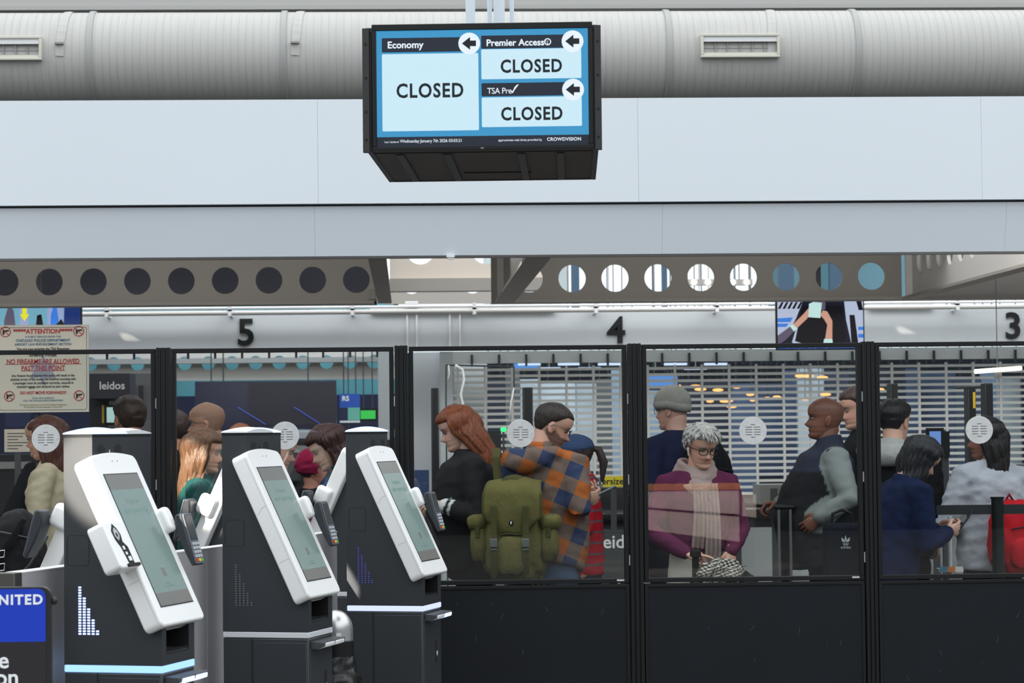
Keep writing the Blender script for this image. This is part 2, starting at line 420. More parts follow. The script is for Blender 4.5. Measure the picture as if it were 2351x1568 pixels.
# two-lamp fixtures seen through the holes
for i, p in enumerate((1222, 1609, 1698)):
    c = at(p, 648, 24)
    e = empty('ceiling_fixture', (c.x, 24, c.z), 0, ['small lit fixture behind the half hidden hole by the diagonal beam', 'small lit fixture with two lamps seen through a middle bright hole', 'small lit fixture seen through the last white hole before the teal ones'][i], 'light')
    MB().box(-.13,.13,0,.06,-.03,.03).build('housing', grey_m, e)
    for s_ in (-1,1): MB().disc((s_*.07,-.01,0), .026, .02, 'y', 14).build('lamp', mat('warm_lamp', (255,244,225), emis=6), e)
    MB().tube([(0,.03,.03),(0,.03,6.2-c.z)], .008, 6).build('rod', grey_m, e)

# ------------------------------------------------------------------ duct, hangers, top beam
YD = 17.0; rD = .325; zD = Z(1175, 133, YD)
du = empty('air_duct', (0, YD, zD), 0, 'large round grey air duct running across the top of the picture', 'duct')
segs = [-6.5] + [X(p, YD, 130)-.02 for p in (224, 662)] + [X(1527, YD, 130), X(1953, YD, 130), 6.5]
for i in range(len(segs)-1):
    MB().tube([(segs[i],0,0),(segs[i+1],0,0)], rD, 72, True).build('section', duct_m, du, smooth=50)
for s_ in segs[1:-1]:
    MB().tube([(s_-.022,0,0),(s_+.022,0,0)], rD+.012, 72, True).build('collar', mat('collar_shade', (160,160,158), .5), du, smooth=50, bevel=.006)  # collars darker than the duct, their shadow lines put into the paint
bb = MB()
x = -6.5
while x < 6.5:
    bb.tube([(x-.002,0,0),(x+.002,0,0)], rD+.0016, 48, False); x += .052
bb.build('seam', duct_m, du, smooth=50)['kind'] = 'stuff'
for p in (163, 693, 1765):
    x = X(p, YD, 10)
    hb = MB()
    pts = []
    for q in range(10):
        a = radians(90+q*10.5); pts.append((x-.004*q, (rD+.006)*cos(a), (rD+.006)*sin(a)))
    hb.tube(pts, [(.030,.003)]*10, 4, True, up=(1,0,0))
    hb.build('strap', duct_m, du)
    MB().box(x-.065, x-.005, -rD-.03, -rD+.03, .055, .068).build('tab', grey_m, du)
for p, lab in ((22, 'left'), (1684, 'right')):
    xa, xb = (X(-60,YD,110), X(113,YD,110)) if lab == 'left' else (X(1595,YD,110), X(1772,YD,110))
    zt_, zb_ = (Z(22, 84, 16.66), Z(22,139,16.66))
    v = MB(); yv = -rD-.045; z0_, z1_ = zb_-zD, zt_-zD
    fr = MB()
    t_ = .018
    fr.box(xa, xb, yv, yv+.16, z0_, z0_+t_).box(xa, xb, yv, yv+.16, z1_-t_, z1_).box(xa, xa+t_, yv, yv+.16, z0_+t_, z1_-t_).box(xb-t_, xb, yv, yv+.16, z0_+t_, z1_-t_)
    ve = fr.build('vent_frame', mat('cream_metal', (205,203,190), .45), du, bevel=.003)
    ve['label'] = 'cream framed air vent on the %s of the duct' % lab
    MB().box(xa+t_, xb-t_, yv+.012, yv+.02, z1_-t_-.036, z1_-t_).build('damper_blade', white_m, ve)
    MB().box(xa+t_, xb-t_, yv+.10, yv+.12, z0_+t_, z1_-t_).build('throat', dark_m, ve)
    n = 6
    for i in range(1, n):
        xx = xa+t_+(xb-xa-2*t_)*i/n
        MB().box(xx-.003, xx+.003, yv+.03, yv+.09, z0_+t_+.01, z1_-t_-.036).build('vane', grey_m, ve)
    MB().box(xa+t_, xb-t_, yv+.04, yv+.046, (z0_+z1_)/2-.015, (z0_+z1_)/2-.011).build('vane', grey_m, ve)
    MB().box(xa+t_, xb-t_, yv+.012, yv+.03, z0_+t_, z0_+t_+.018).build('lower_blade', MATS['cream_metal'], ve)
# beam above the duct with hanger posts
tb = empty('roof_beam', (0, 17.9, 0), 0, 'pale roof beam above the duct at the top edge', 'beam')
zt0 = Z(1175, 22, 17.9)
MB().box(-6.8, 6.8, 0, .12, zt0+.03, zt0+1.2).build('web', mat('roof_beam_paint', (172,171,168), .6), tb)
MB().box(-6.8, 6.8, -.04, .12, zt0+.0, zt0+.03).build('flange', MATS['roof_beam_paint'], tb)
for p in (163, 693, 1232, 1765):
    x = X(p, 16.95, 10)
    MB().box(x-.026, x+.026, -1.0, -.97, zt0-.03, zt0+1.2).build('hanger', white_m, tb)
# roof decking added behind/over everything at the back left (keeps the queue in soft shade)
b = MB().box(-9, 9, 18.3, 18.6, zt0+.05, zt0+1.3).build('ceiling', mat('roof_deck', (150,148,145), .7)); tag(b, kind='structure')
# thin roof lamp streaks
for i, p in enumerate((958, 978)):
    c = at(p, 38, 17.2)
# ------------------------------------------------------------------ lane header wall with numbers
YH = 22.0
zh0, zh1 = Z(1175, 803, YH), Z(1175, 716, YH)
hd = MB().box(-6.5, 7.5, YH, YH+.15, zh0, zh1).build('wall_back', wallg_m); tag(hd, kind='structure')
for i, (pa, pb_) in enumerate(((935,957),(1033,1056))):
    for p in (pa, pb_):
        x = X(p, YH, 760)
        b = MB().box(x-.008, x+.008, YH-.02, YH, zh0, zh1).build('trim_%d' % (5+2*i+(p == pb_)), white_m); tag(b, kind='structure')
for nme, px, py in (('5', 565, 766), ('4', 1415, 761), ('3', 2326, 751)):
    c = at(px, py, YH-.01)
    e = empty('lane_number', (c.x, YH-.012, c.z), 0, 'large black numeral %s on the pale header wall' % {'5':'five','4':'four','3':'three'}[nme], 'number')
    text('numeral', nme, .335, txtb_m, e, TM(0,0,0), bold=.008, ext=.004)
# pipes and cable tray on top of the header
for i, (pyy, rr, m_, lb) in enumerate(((702, .012, white_m, 'thin white conduit running along the top of the header wall'), (713, .022, beamw_m, 'thicker pale pipe running just above the header wall'))):
    z_ = Z(1175, pyy, 21.8)
    e = empty('wall_pipe', (0, 21.8, z_), 0, lb, 'pipe')
    MB().tube([(-6.4,0,0),(7.4,0,0)], rr, 12).build('pipe', m_, e, smooth=50)
    for q in range(12):
        MB().box(-6+q*1.1, -5.97+q*1.1, -.03, .2, -.03, .03).build('clamp', white_m, e)
b = MB()
for (a, c_) in ((905,1010),(930,1075),(1900,1940)): pass
e = empty('cable_tray', (0,21.95,0), 0, 'white cable tray boxes on top of the header wall', 'tray')
MB().box(X(850,22,700), X(1275,22,700), 0, .12, zh1+.005, zh1+.055).build('tray', white_m, e, bevel=.004)
MB().box(X(930,22,700), X(960,22,700), -.03, .10, zh1+.055, zh1+.10).build('junction_box', white_m, e, bevel=.004)
MB().box(X(1990,22,700), X(2140,22,700), 0, .12, zh1+.01, zh1+.08).build('tray', white_m, e, bevel=.004)

# ------------------------------------------------------------------ roll-down grille under the header
YS = 22.4
xs0, xs1 = X(1040, YS, 900), X(2420, YS, 900)
gz0, gz1 = Z(1500, 1135, YS), Z(1500, 838, YS)
sg = empty('roller_grille', (0, YS, 0), 0, 'wide pale roll-down security grille of horizontal slats behind the queue', 'grille')
slat_m = mat('grille_metal', (210,207,202), .45)
n = int((gz1-gz0)/.0585)
sl = MB().box(xs0, xs1, -.012, .012, -.012, .012).mesh('slat'); sl.materials.append(slat_m)
for i in range(n+1):
    o = D.objects.new('slat', sl); COL.objects.link(o); o.parent = sg; o.location = (0,0,gz0+i*.0585)
rd = MB().box(-.011, .011, -.016, .016, gz0, gz1).mesh('link_rod'); rd.materials.append(slat_m)
pxs = 1052
while pxs < 2420:
    o = D.objects.new('link_rod', rd); COL.objects.link(o); o.parent = sg; o.location = (X(pxs, YS, 950),0,0); pxs += 62.3
tbz = Z(1500, 812, YS)
MB().box(xs0, xs1, -.02, .1, gz1+.03, zh0).build('head_box', white_m, sg)
pxs = 1083
while pxs < 2400:
    x = X(pxs, YS, 810); MB().box(x-.01, x+.01, -.05, -.02, gz1+.0, zh0-.03).build('bracket', darkgrey_m, sg); pxs += 62.3
MB().box(xs0-.12, xs0, -.05, .1, 0, zh0).build('side_rail', wallg_m, sg)
# solid pale panels behind the left part of the grille
b = MB().box(X(1025,22.9,900), X(1118,22.9,900), 22.8, 22.9, 0, zh0).build('wall_panel_back', wallg_m); tag(b, kind='structure')
b = MB().box(X(948,22.6,900), X(1042,22.6,900), 22.5, 22.75, 0, zh0).build('wall_column_back', mat('column_paint', (205,208,212), .5)); tag(b, kind='structure')
# low wall below the grille
b = MB().box(X(1690,21.6,1200), X(1835,21.6,1200), 21.5, 21.6, 0, Z(1700,1150,21.6)).build('wall_low_back', mat('low_wall', (158,160,160), .6)); tag(b, kind='structure')

# ------------------------------------------------------------------ things beyond the grille (blurred concourse)
rr = random.Random(3)
def board(px0, px1, py0, py1, Y, m, name, label, cat, th=.05, frame=None, grp=None):
    a = at(px0, py1, Y); b_ = at(px1, py0, Y)
    e = empty(name, ((a.x+b_.x)/2, Y, 0), 0, label, cat, grp)
    w_ = (b_.x-a.x)/2
    if frame: MB().box(-w_-.02, w_+.02, .005, th, a.z-.02, b_.z+.02).build('frame', frame, e)
    MB().box(-w_, w_, 0, th if not frame else .006, a.z, b_.z).build('panel', m, e)
    if a.z > .6 and name != 'yellow_sign':
        if Y >= 24: MB().box(-w_*.6-.006, -w_*.6+.006, .01, .03, b_.z, 6.2).box(w_*.6-.006, w_*.6+.006, .01, .03, b_.z, 6.2).build('hanging_rods', darkgrey_m, e)
        else: MB().box(-.02, .02, th*.3, th, 0, a.z).build('stand', darkgrey_m, e)
    return e, a, b_, w_
cols = [(70,84,108),(140,164,194),(44,50,66),(176,196,216),(86,104,138),(205,216,224),(96,100,104)]
pxs = 1115; k = 0
while pxs < 2420:
    wd = rr.choice((34, 48, 60, 80)); y0 = rr.choice((846, 870, 850, 880)); cc = cols[rr.randrange(len(cols))]
    e, a, b_, w_ = board(pxs, pxs+wd-4, y0, 1080+rr.randrange(60), 30+rr.random()*3, mat('shop_%d_%d_%d' % cc, cc, .5, var=.2, vscale=2), 'shop_panel',
        'blurred shop front panel far behind the roller grille', 'panel', .1, grp='shop panels beyond the grille')
    a0 = MB()
    pxs += wd; k += 1
for (p0,p1,q0,q1,nm) in ((1490,1555,863,892,'left'),(1180,1240,832,846,'far left')):
    e, a, b_, w_ = board(p0, p1, q0, q1, 27, mat('blue_screen', (96,150,225), emis=1.0), 'far_screen', 'small blue screen glowing beyond the grille at the %s' % nm, 'screen', .05, darkgrey_m)
for i in range(26):
    px, py = rr.uniform(1490, 2120), rr.uniform(862, 935); c = at(px, py, 28)
    o = MB().ell((0,0,0), (rr.uniform(.03,.09), .03, .018), 10, 6).build('string_lamp', mat('amber_lamp', (255,176,104), emis=2.2), smooth=True)
    o.location = c; MB().tube([(0,0,0),(0,0,6.2-c.z)], .004, 4).build('rod', darkgrey_m, o); tag(o, 'small amber lamp hanging in the shops beyond the grille', 'lamp', 'amber lamps beyond the grille')
for i in range(9):
    c = at(1215+i*46+(i > 4)*60, 836+(i % 2)*10, 26)
    o = MB().box(-.12,.12,-.05,.05,-.012,.012).build('strip_light', mat('cool_strip', (205,222,255), emis=1.3)); o.location = c; MB().box(-.004,.004,-.004,.004,0,6.2-c.z).build('rod', grey_m, o)
    tag(o, 'short cool strip light near the ceiling beyond the grille', 'light', 'strip lights beyond the grille')
a = at(2238, 853, 17.5); b_ = at(2345, 845, 17.5)
e = empty('linear_light', (0,0,0), 0, 'bright slanted linear light fixture at the right beyond the glass', 'light')
mx_ = (a+b_)/2
for (p, q) in ((a, mx_-Vector((.004,0,0))), (mx_+Vector((.004,0,0)), b_)):
    MB().tube([p, q], [(.02,.016)]*2, 8).build('tube', mat('tube_lamp', (255,252,232), emis=3), e)
MB().box(mx_.x-.003, mx_.x+.003, mx_.y+.02, mx_.y+.026, mx_.z-.01, 3.24).box(mx_.x-.02, mx_.x+.02, mx_.y+.0, mx_.y+.05, mx_.z-.06, mx_.z-.015).build('hanger', grey_m, e)

# ------------------------------------------------------------------ left background: second perforated beam, screens, signs
Y2 = 30.0
z2c = Z(640, 836, Y2)
hs = [X(424+54.3*i, Y2, 836) for i in range(-7, 10)]
e = empty('perforated_beam', (0,0,0), 0, 'distant pale perforated beam with teal holes beyond the left windows', 'beam')
far_m = mat('far_beam', (196,190,184), .6)
perf('web', far_m, hs, .085, Z(640,872,Y2), Z(640,800,Y2)+.02, X(-60,Y2,830), X(905,Y2,830), Y2, Y2+.05, e, zc=z2c+.02)
MB().box(X(-60,Y2,830), X(905,Y2,830), Y2-.22, Y2, Z(640,836,Y2)+.012, Z(640,822,Y2)).build('flange', grey_m, e)
b = MB().box(X(-80,Y2,830), X(910,Y2,830), Y2+1.2, Y2+1.4, 1.2, 3.4).build('window_3', mat('teal_far', (92,150,160), .3, var=.35, vscale=1.4)); tag(b, kind='structure')
b = MB().box(X(870,Y2,900), X(897,Y2,900), Y2-.8, Y2-.5, 0, 3).build('wall_column_far', grey_m); tag(b, kind='structure')
b = MB().box(X(-200,Y2,900), X(905,Y2,900), Y2+1.0, Y2+1.1, 0, Z(600,905,Y2)).build('wall_navy_far', navy_m); tag(b, kind='structure')
# hanging brackets row
for i in range(14):
    x = X(60+62*i, 22.05, 815)
    o = MB().box(x-.010, x+.010, 22.03, 22.06, zh0-.055, zh0).build('hanging_bracket', darkgrey_m); tag(o, 'small dark bracket under the header seen through the left windows', 'bracket', 'brackets under the header')
e, a, b_, w_ = board(448, 772, 873, 982, 24, mat('navy_screen', (24,27,58), .25, coat=.4), 'banner_board', 'large dark navy board hanging behind the bald man in glasses', 'board', .08)
MB().box(-w_*.25, w_, -.01, 0, a.z+.02, b_.z-.02).build('screen', mat('navy_screen_b', (28,22,44), .3), e)
for (p0,q0,p1,q1) in ((545,935,610,975),(675,935,745,980)):
    u_, v_ = at(p0,q0,23.9), at(p1,q1,23.9); off = Vector(((a.x+b_.x)/2, 24, 0))
    MB().tube([u_-off, v_-off], .007, 6).build('stripe', mat('blue_stripe', (52,70,170), .4), e)
e, a, b_, w_ = board(780, 826, 904, 936, 25, mat('blue_board', (36,84,176), .4), 'status_board', 'blue information board over green panels seen through the second window', 'board', .05)
text('lettering', 'RS', .07, txtw_m, e, TM(-w_+.06, -.004, b_.z-.05), bold=.002)
MB().box(-.02, w_, -.005, .045, a.z-.13, a.z).build('panel', mat('mint_panel', (104,178,160), .5), e)
MB().box(-w_, -.02, -.005, .045, a.z-.13, a.z).build('panel', navy_m, e)
MB().box(-w_, w_, -.02, .03, a.z-.155, a.z-.135).build('ledge', white_m, e)
e, a, b_, w_ = board(828, 862, 942, 962, 25.4, mat('green_screen', (70,215,96), emis=.85), 'green_screen', 'small bright green screen beside the blue board', 'screen', .05, dark_m)
e, a, b_, w_ = board(205, 298, 857, 915, 19, mat('dark_navy', (30,29,48), .5), 'scanner_header', 'dark navy machine header panel with white maker lettering at left', 'sign', .4)
text('lettering', 'leidos', .085, txtw_m, e, TM(.02, -.004, (a.z+b_.z)/2), bold=.0015)
e, a, b_, w_ = board(298, 350, 857, 1010, 20, mat('grey_col', (112,112,118), .6), 'machine_cabinet', 'grey machine cabinet behind the short haired man', 'cabinet', .3)
MB().box(-w_*.2, w_*.2, -.01, 0, b_.z-.3, b_.z-.1).build('vent_panel', darkgrey_m, e)
e, a, b_, w_ = board(207, 262, 915, 1000, 19.4, mat('charcoal', (38,38,46), .6), 'machine_cabinet', 'charcoal scanner column with a yellow stripe', 'cabinet', .3)
MB().box(-.0, .03, -.01, 0, a.z+.1, b_.z-.05).build('stripe', mat('yellow', (226,190,30), .5), e)
e, a, b_, w_ = board(245, 263, 935, 970, 18.6, mat('pale_screen', (190,225,222), emis=.8), 'monitor', 'pale lit monitor left of the short haired man', 'screen', .03, dark_m)
e, a, b_, w_ = board(10, 70, 985, 1038, 16, mat('cream_paper', (186,178,166), .7), 'notice_board', 'cream notice board behind the queue at the far left', 'board', .02)
for i in range(6):
    MB().box(-w_+.02, w_-.02-.03*(i % 3), -.002, 0, b_.z-.03-i*.02, b_.z-.025-i*.02).build('text_line', darkgrey_m, e)
e, a, b_, w_ = board(12, 70, 935, 980, 24, navy_m, 'banner_board', 'small navy board below the warning sign at far left', 'board', .05)
e, a, b_, w_ = board(380, 905, 985, 1010, 26, mat('pale_counter', (165,168,172), .5), 'counter', 'long pale counter far behind the second window', 'counter', .6)
e, a, b_, w_ = board(520, 905, 1010, 1400, 21, mat('dark_kit', (34,36,40), .6, var=.3, vscale=3), 'screening_machine', 'dark screening machine behind the woman in the blue plaid shirt', 'machine', 1.2)
MB().box(-w_, w_*.2, -.02, 0, b_.z-.10, b_.z-.04).build('panel', grey_m, e)
MB().box(-w_*.4, -w_*.1, -.2, 0, b_.z-.35, b_.z-.15).build('hood', darkgrey_m, e, bevel=.02)
e, a, b_, w_ = board(-60, 400, 1040, 1400, 21, MATS['dark_kit'], 'screening_machine', 'dark screening machine low behind the first window', 'machine', 1.2)
MB().box(-w_, w_, -.02, 0, b_.z-.12, b_.z-.06).build('panel', grey_m, e)
# machines of the right-hand windows
e, a, b_, w_ = board(1385, 1800, 1152, 1215, 20, mat('belt_black', (22,23,26), .5), 'conveyor', 'black conveyor and roller table low behind the queue', 'machine', .9)
MB().box(-w_, w_, -.03, 0, b_.z-.02, b_.z+.0).build('edge_rail', mat('tan_rail', (120,108,92), .5), e)
MB().box(-w_, w_, -.03, 0, b_.z-.06, b_.z-.045).build('edge_rail', steel_m, e)
for s_ in (-1, -.3, .5, 1): MB().box(s_*w_-.03, s_*w_+.03, .1, .5, 0, a.z).build('leg', darkgrey_m, e)
e, a, b_, w_ = board(1745, 1842, 1112, 1158, 19.5, mat('cabinet_grey', (128,128,124), .5), 'machine_cabinet', 'grey cabinet with a small window left of the man in the vest', 'cabinet', .4)
MB().box(0, w_*.6, -.01, 0, a.z+.03, b_.z-.03).build('screen', mat('cream_screen', (215,212,190), .4), e)
MB().box(-w_*.5, -.03, -.01, 0, a.z+.0, b_.z-.03).build('door_panel', darkgrey_m, e)
e, a, b_, w_ = board(1384, 1434, 1093, 1118, 16.5, mat('yellow_sign', (214,196,30), .5), 'yellow_sign', 'yellow sign with black lettering partly behind the woman in the cap', 'sign', .02)
text('lettering', 'Oversized', .062, txtb_m, e, TM(-.03, -.002, (a.z+b_.z)/2), bold=.001)
MB().box(-.02, .02, .02, .04, 0, a.z).build('post', darkgrey_m, e)
e, a, b_, w_ = board(1380, 1440, 1120, 1215, 16.8, mat('belt_black2', (30,31,35), .5), 'scanner_tunnel', 'black scanner tunnel under the yellow sign', 'machine', .8)
MB().tube([(-w_,-.05,a.z+.10),(w_,-.05,a.z+.10)], .05, 14).build('roller', mat('roller_black', (40,42,46), .3), e, smooth=50)
e, a, b_, w_ = board(1390, 1500, 1218, 1330, 16.4, mat('leidos_grey', (58,62,64), .5), 'scanner_plinth', 'dark grey scanner base with white maker lettering by the partition post', 'sign', .5)
text('lettering', 'leidos', .125, txtw_m, e, TM(-w_+.105, -.004, at(1410,1245,16.4).z), bold=.002)

# body scanner posts
def scanpost(px, pyt, Y, w_, label, grp=None):
    c = at(px, pyt, Y)
    e = empty('scanner_post', (c.x, Y, 0), 0, label, 'post', grp)
    MB().box(-w_/2, w_/2, -.06, .06, 0.02, c.z).build('column', mat('scanner_black', (20,22,27), .4), e, bevel=.006)
    MB().box(-w_/2-.03, w_/2+.03, -.12, .12, 0, .02).build('base', darkgrey_m, e)
    return e, c
scanpost(998, 891, 15.5, .048, 'slim black scanner post in front of the white column, left of the red haired woman')
scanpost(1211, 890, 15.5, .062, 'black scanner post rising behind the round grille of the third window')
scanpost(2048, 881, 15.2, .05, 'black scanner post above the black haired man in the grey hood')
e, c = scanpost(2226, 886, 15.0, .05, 'left black post of the scanner gate with a yellow mark')
MB().box(-.005+.01, .02, -.065, -.06, c.z-.14, c.z-.04).build('mark', MATS['yellow'], e)
e, c = scanpost(2265, 880, 14.6, .05, 'taller right black post of the scanner gate at the right')
MB().tube([(0,0,c.z-.02), (-.11,.35,c.z-.02)], .008, 6).build('link_bar', darkgrey_m, e)
# overhead thin black frame in the third window
fr = empty('cord_rack', (0,0,0), 0, 'thin dark frame with white cords hanging above the red haired woman', 'frame')
P_ = [at(1024, 925, 16), at(1024, 838, 16), at(1180, 842, 16), at(1180, 900, 16)]
for i in range(3): MB().tube([P_[i], P_[i+1]], .006, 6).build('bar', darkgrey_m, fr)
wht = mat('cord_white', (235,238,240), .4)
MB().tube([at(*p, 15.9) for p in ((1045,838),(1062,848),(1066,870),(1058,905),(1062,925),(1068,945))], .009, 6).build('cord', wht, fr, smooth=True)
MB().tube([at(*p, 15.9) for p in ((1030,838),(1032,858),(1028,870))], .005, 6).build('cord', wht, fr, smooth=True)
MB().tube([at(*p, 15.9) for p in ((1180,890),(1173,925),(1170,965))], .006, 6).build('cord', wht, fr, smooth=True)
MB().tube([at(1024,925,16), Vector((at(1024,925,16).x, 16, 0))], .006, 6).build('bar', darkgrey_m, fr)
lb = at(1080, 958, 15.9)
MB().ell((lb.x, lb.y, lb.z), (.05,.04,.025), 14, 8).build('lamp_head', wht, fr, smooth=True)
o = MB().ell((0,0,0), (.02,.01,.015), 12, 8).build('green_indicator', mat('green_led', (60,255,120), emis=2), smooth=True); o.location = at(1156, 986, 15); MB().box(-.006,.006,.005,.017,-o.location.z,0).build('stem', darkgrey_m, o); tag(o, 'small green indicator light left of the round speech grille', 'light')
e, a, b_, w_ = board(1108, 1150, 990, 1080, 15.2, mat('kit_black', (26,27,30), .5), 'equipment_box', 'black equipment box between the red haired woman and the plaid man', 'box', .2)
e, a, b_, w_ = board(952, 985, 1080, 1150, 16, mat('blue_kit', (38,62,104), .5), 'bin_stack', 'blue bin stack left of the red haired woman', 'bin', .3)
# screen near the man in the grey hood
e, a, b_, w_ = board(2135, 2160, 990, 1035, 14.4, mat('id_screen', (120,160,232), emis=.8), 'id_screen', 'small tilted blue document screen in front of the man in the grey hood', 'screen', .02, black_m)
e, a, b_, w_ = board(2163, 2180, 990, 1050, 14.5, black_m, 'scanner_post', 'short dark terminal post beside the blue document screen', 'post', .05)
# ------------------------------------------------------------------ glass partition
YP = 12.0
PZ1 = Z(1175, 794, YP); GZ0 = Z(1175, 1331, YP); LZ1 = GZ0-.028
def ribs(b, x0, x1, z0, z1, n, y0, y1):
    w_ = (x1-x0)/n
    for i in range(n): b.box(x0+i*w_+w_*.12, x0+(i+1)*w_-w_*.12, y0, y1, z0, z1)
pan = [(-175, 358, 'leftmost black framed glass partition bay, behind the front kiosk'),
       (395, 905, 'black framed glass partition bay showing the bald man in glasses'),
       (940, 1440, 'black framed glass partition bay showing the man with the green backpack'),
       (1475, 1978, 'black framed glass partition bay showing the grey haired woman in a scarf'),
       (2010, 2535, 'rightmost black framed glass partition bay, with the man in the grey hood')]
discs = [106, 655, 1195, 1728, 2247]
speck_m = mat('chips', (84,90,96), .6)
for i, (p0, p1, lab) in enumerate(pan):
    x0, x1 = X(p0, YP, 1000), X(p1, YP, 1000); xc = (x0+x1)/2; w_ = (x1-x0)/2
    e = empty('glass_partition', (xc, YP, 0), 0, lab, 'partition')
    t = .022
    f = MB()
    f.box(-w_, w_, -.022, .022, PZ1-t, PZ1).box(-w_, -w_+t, -.022, .022, GZ0, PZ1-t).box(w_-t, w_, -.022, .022, GZ0, PZ1-t).box(-w_, w_, -.022, .022, GZ0-.022, GZ0)
    f.build('frame', black_m, e, bevel=.002)
    MB().box(-w_+t-.004, w_-t+.004, -.004, .004, GZ0-.004, PZ1-t+.004).build('glass_pane', glass_m, e)
    MB().box(-w_, w_, -.02, .02, .02, LZ1).build('lower_panel', blackp_m, e)
    g = MB(); q = .016
    g.box(-w_, w_, -.026, -.02, LZ1-q, LZ1).box(-w_, w_, -.026, -.02, .02, .05).box(-w_, -w_+q, -.026, -.02, .05, LZ1-q).box(w_-q, w_, -.026, -.02, .05, LZ1-q)
    g.build('panel_trim', black_m, e, bevel=.0015)
    rs = random.Random(i); b = MB()
    for q in range(15):
        px_, pz_ = rs.uniform(-w_+.05, w_-.05), rs.uniform(.35, LZ1-.04); L = rs.choice((.001,.001,.0015,.012,.03)); a = rs.uniform(.7, 2.2)
        b.tube([(px_, -.0202, pz_), (px_+L*cos(a)+.0008, -.0202, pz_+L*sin(a)+.0008)], .0006, 4)
    b.build('scratches', speck_m, e)['kind'] = 'stuff'
    if i in (2, 3): MB().box(w_-.062, w_-.026, -.0235, -.022, GZ0-.012, GZ0-.004).build('maker_plate', steel_m, e)
    # round speech grille
    dx = X(discs[i], YP, 995)-xc; dz = Z(discs[i], (1007,1000,995,989,987)[i], YP)
    dm = MB(); R = .069
    dm.disc((dx, -.012, dz), R, .006, 'y', 48)
    gr = dm.build('speech_grille', steel_m, e, bevel=.001)
    gr['label'] = 'round steel speech grille with slots'
    sb = MB()
    rows = [(-2.5,'c'),(-1.5,'p'),(-.5,'p'),(.5,'p'),(1.5,'p'),(2.5,'c')]
    for r_, kd in rows:
        zz = dz+r_*.0125
        for s_ in ((0,) if kd == 'c' else (-1, 1)):
            L = .011 if kd == 'c' else (.015 if abs(r_) > 1 else .0165); cx_ = dx+s_*.0215
            sb.box(cx_-L, cx_+L, -.0162, -.0148, zz-.0012, zz+.0012)
    sb.build('slots', darkgrey_m, gr)
    sb = MB()
    for s_ in (-1, 1): sb.disc((dx+s_*.059, -.016, dz), .0035, .003, 'y', 10)
    sb.build('screws', steel_m, gr)
for i, (p0, p1, n, lb) in enumerate(((358, 395, 3, 'black ribbed partition post between the first and second glass bays'), (905, 940, 3, 'black ribbed partition post behind the third kiosk'), (1440, 1475, 3, 'black ribbed partition post left of the grey haired woman'), (1978, 2010, 3, 'black ribbed partition post right of the bald man in the vest'))):
    x0, x1 = X(p0, YP, 1000), X(p1, YP, 1000); xc = (x0+x1)/2; w_ = (x1-x0)/2-.003
    e = empty('partition_post', (xc, YP, 0), 0, lb, 'post')
    MB().box(-w_+.002, w_-.002, -.026, .03, 0, PZ1+.004).build('core', black_m, e)
    for k in range(n):
        a = -w_+2*w_*k/n
        MB().box(a+.002, a+2*w_/n-.002, -.034, -.026, 0.004, PZ1+.006).build('rib', black_m, e, bevel=.003)
    MB().box(-w_-.02, w_+.02, -.08, .08, 0, .012).build('foot_plate', black_m, e)
    for z_ in (.95, 1.35, 1.75): MB().box(-w_-.004, -w_+.004, -.02, .02, z_, z_+.05).build('hinge', steel_m, e)

# ------------------------------------------------------------------ kiosks
KA = radians(-17.5)
kb_m = mat('kiosk_charcoal', (45,49,53), .42, bump=.02, bscale=400)
kw_m = mat('kiosk_white', (232,233,232), .32, coat=.15)
scr_m = mat('kiosk_screen', (122,156,150), .18, emis=0)
for q in (scr_m,):
    p = q.node_tree.nodes['Principled BSDF']; p.inputs['Emission Color'].default_value = lin((126,152,148))+(1,); p.inputs['Emission Strength'].default_value = .66; p.inputs['Base Color'].default_value = lin((50,60,60))+(1,)
scrg_m = mat('kiosk_screen_grey', (88,88,86), .2)
p = scrg_m.node_tree.nodes['Principled BSDF']; p.inputs['Emission Color'].default_value = lin((110,110,106))+(1,); p.inputs['Emission Strength'].default_value = .35
ghost_m = mat('screen_faint_text', (94,120,116), .3)
p = ghost_m.node_tree.nodes['Principled BSDF']; p.inputs['Emission Color'].default_value = lin((92,122,118))+(1,); p.inputs['Emission Strength'].default_value = .45
lit_m = mat('blue_white_light', (190,215,255), emis=1.9)
led_m = mat('led_strip_blue', (150,196,255), emis=1.6)
led3_m = mat('led_strip_violet', (200,210,255), emis=1.3)
off_m = mat('led_strip_off', (205,208,212), .4)
cap_off_m = mat('cap_off', (228,232,235), .35)
bled_m = mat('blue_pixel', (165,185,255), emis=3.2)
bled3_m = mat('blue_pixel_dim', (92,92,215), emis=.9)
poff_m = mat('pixel_off', (130,132,136), .4)
lens_m = mat('lens_white', (225,228,232), .3)
key_m = mat('key_grey', (170,174,180), .5)
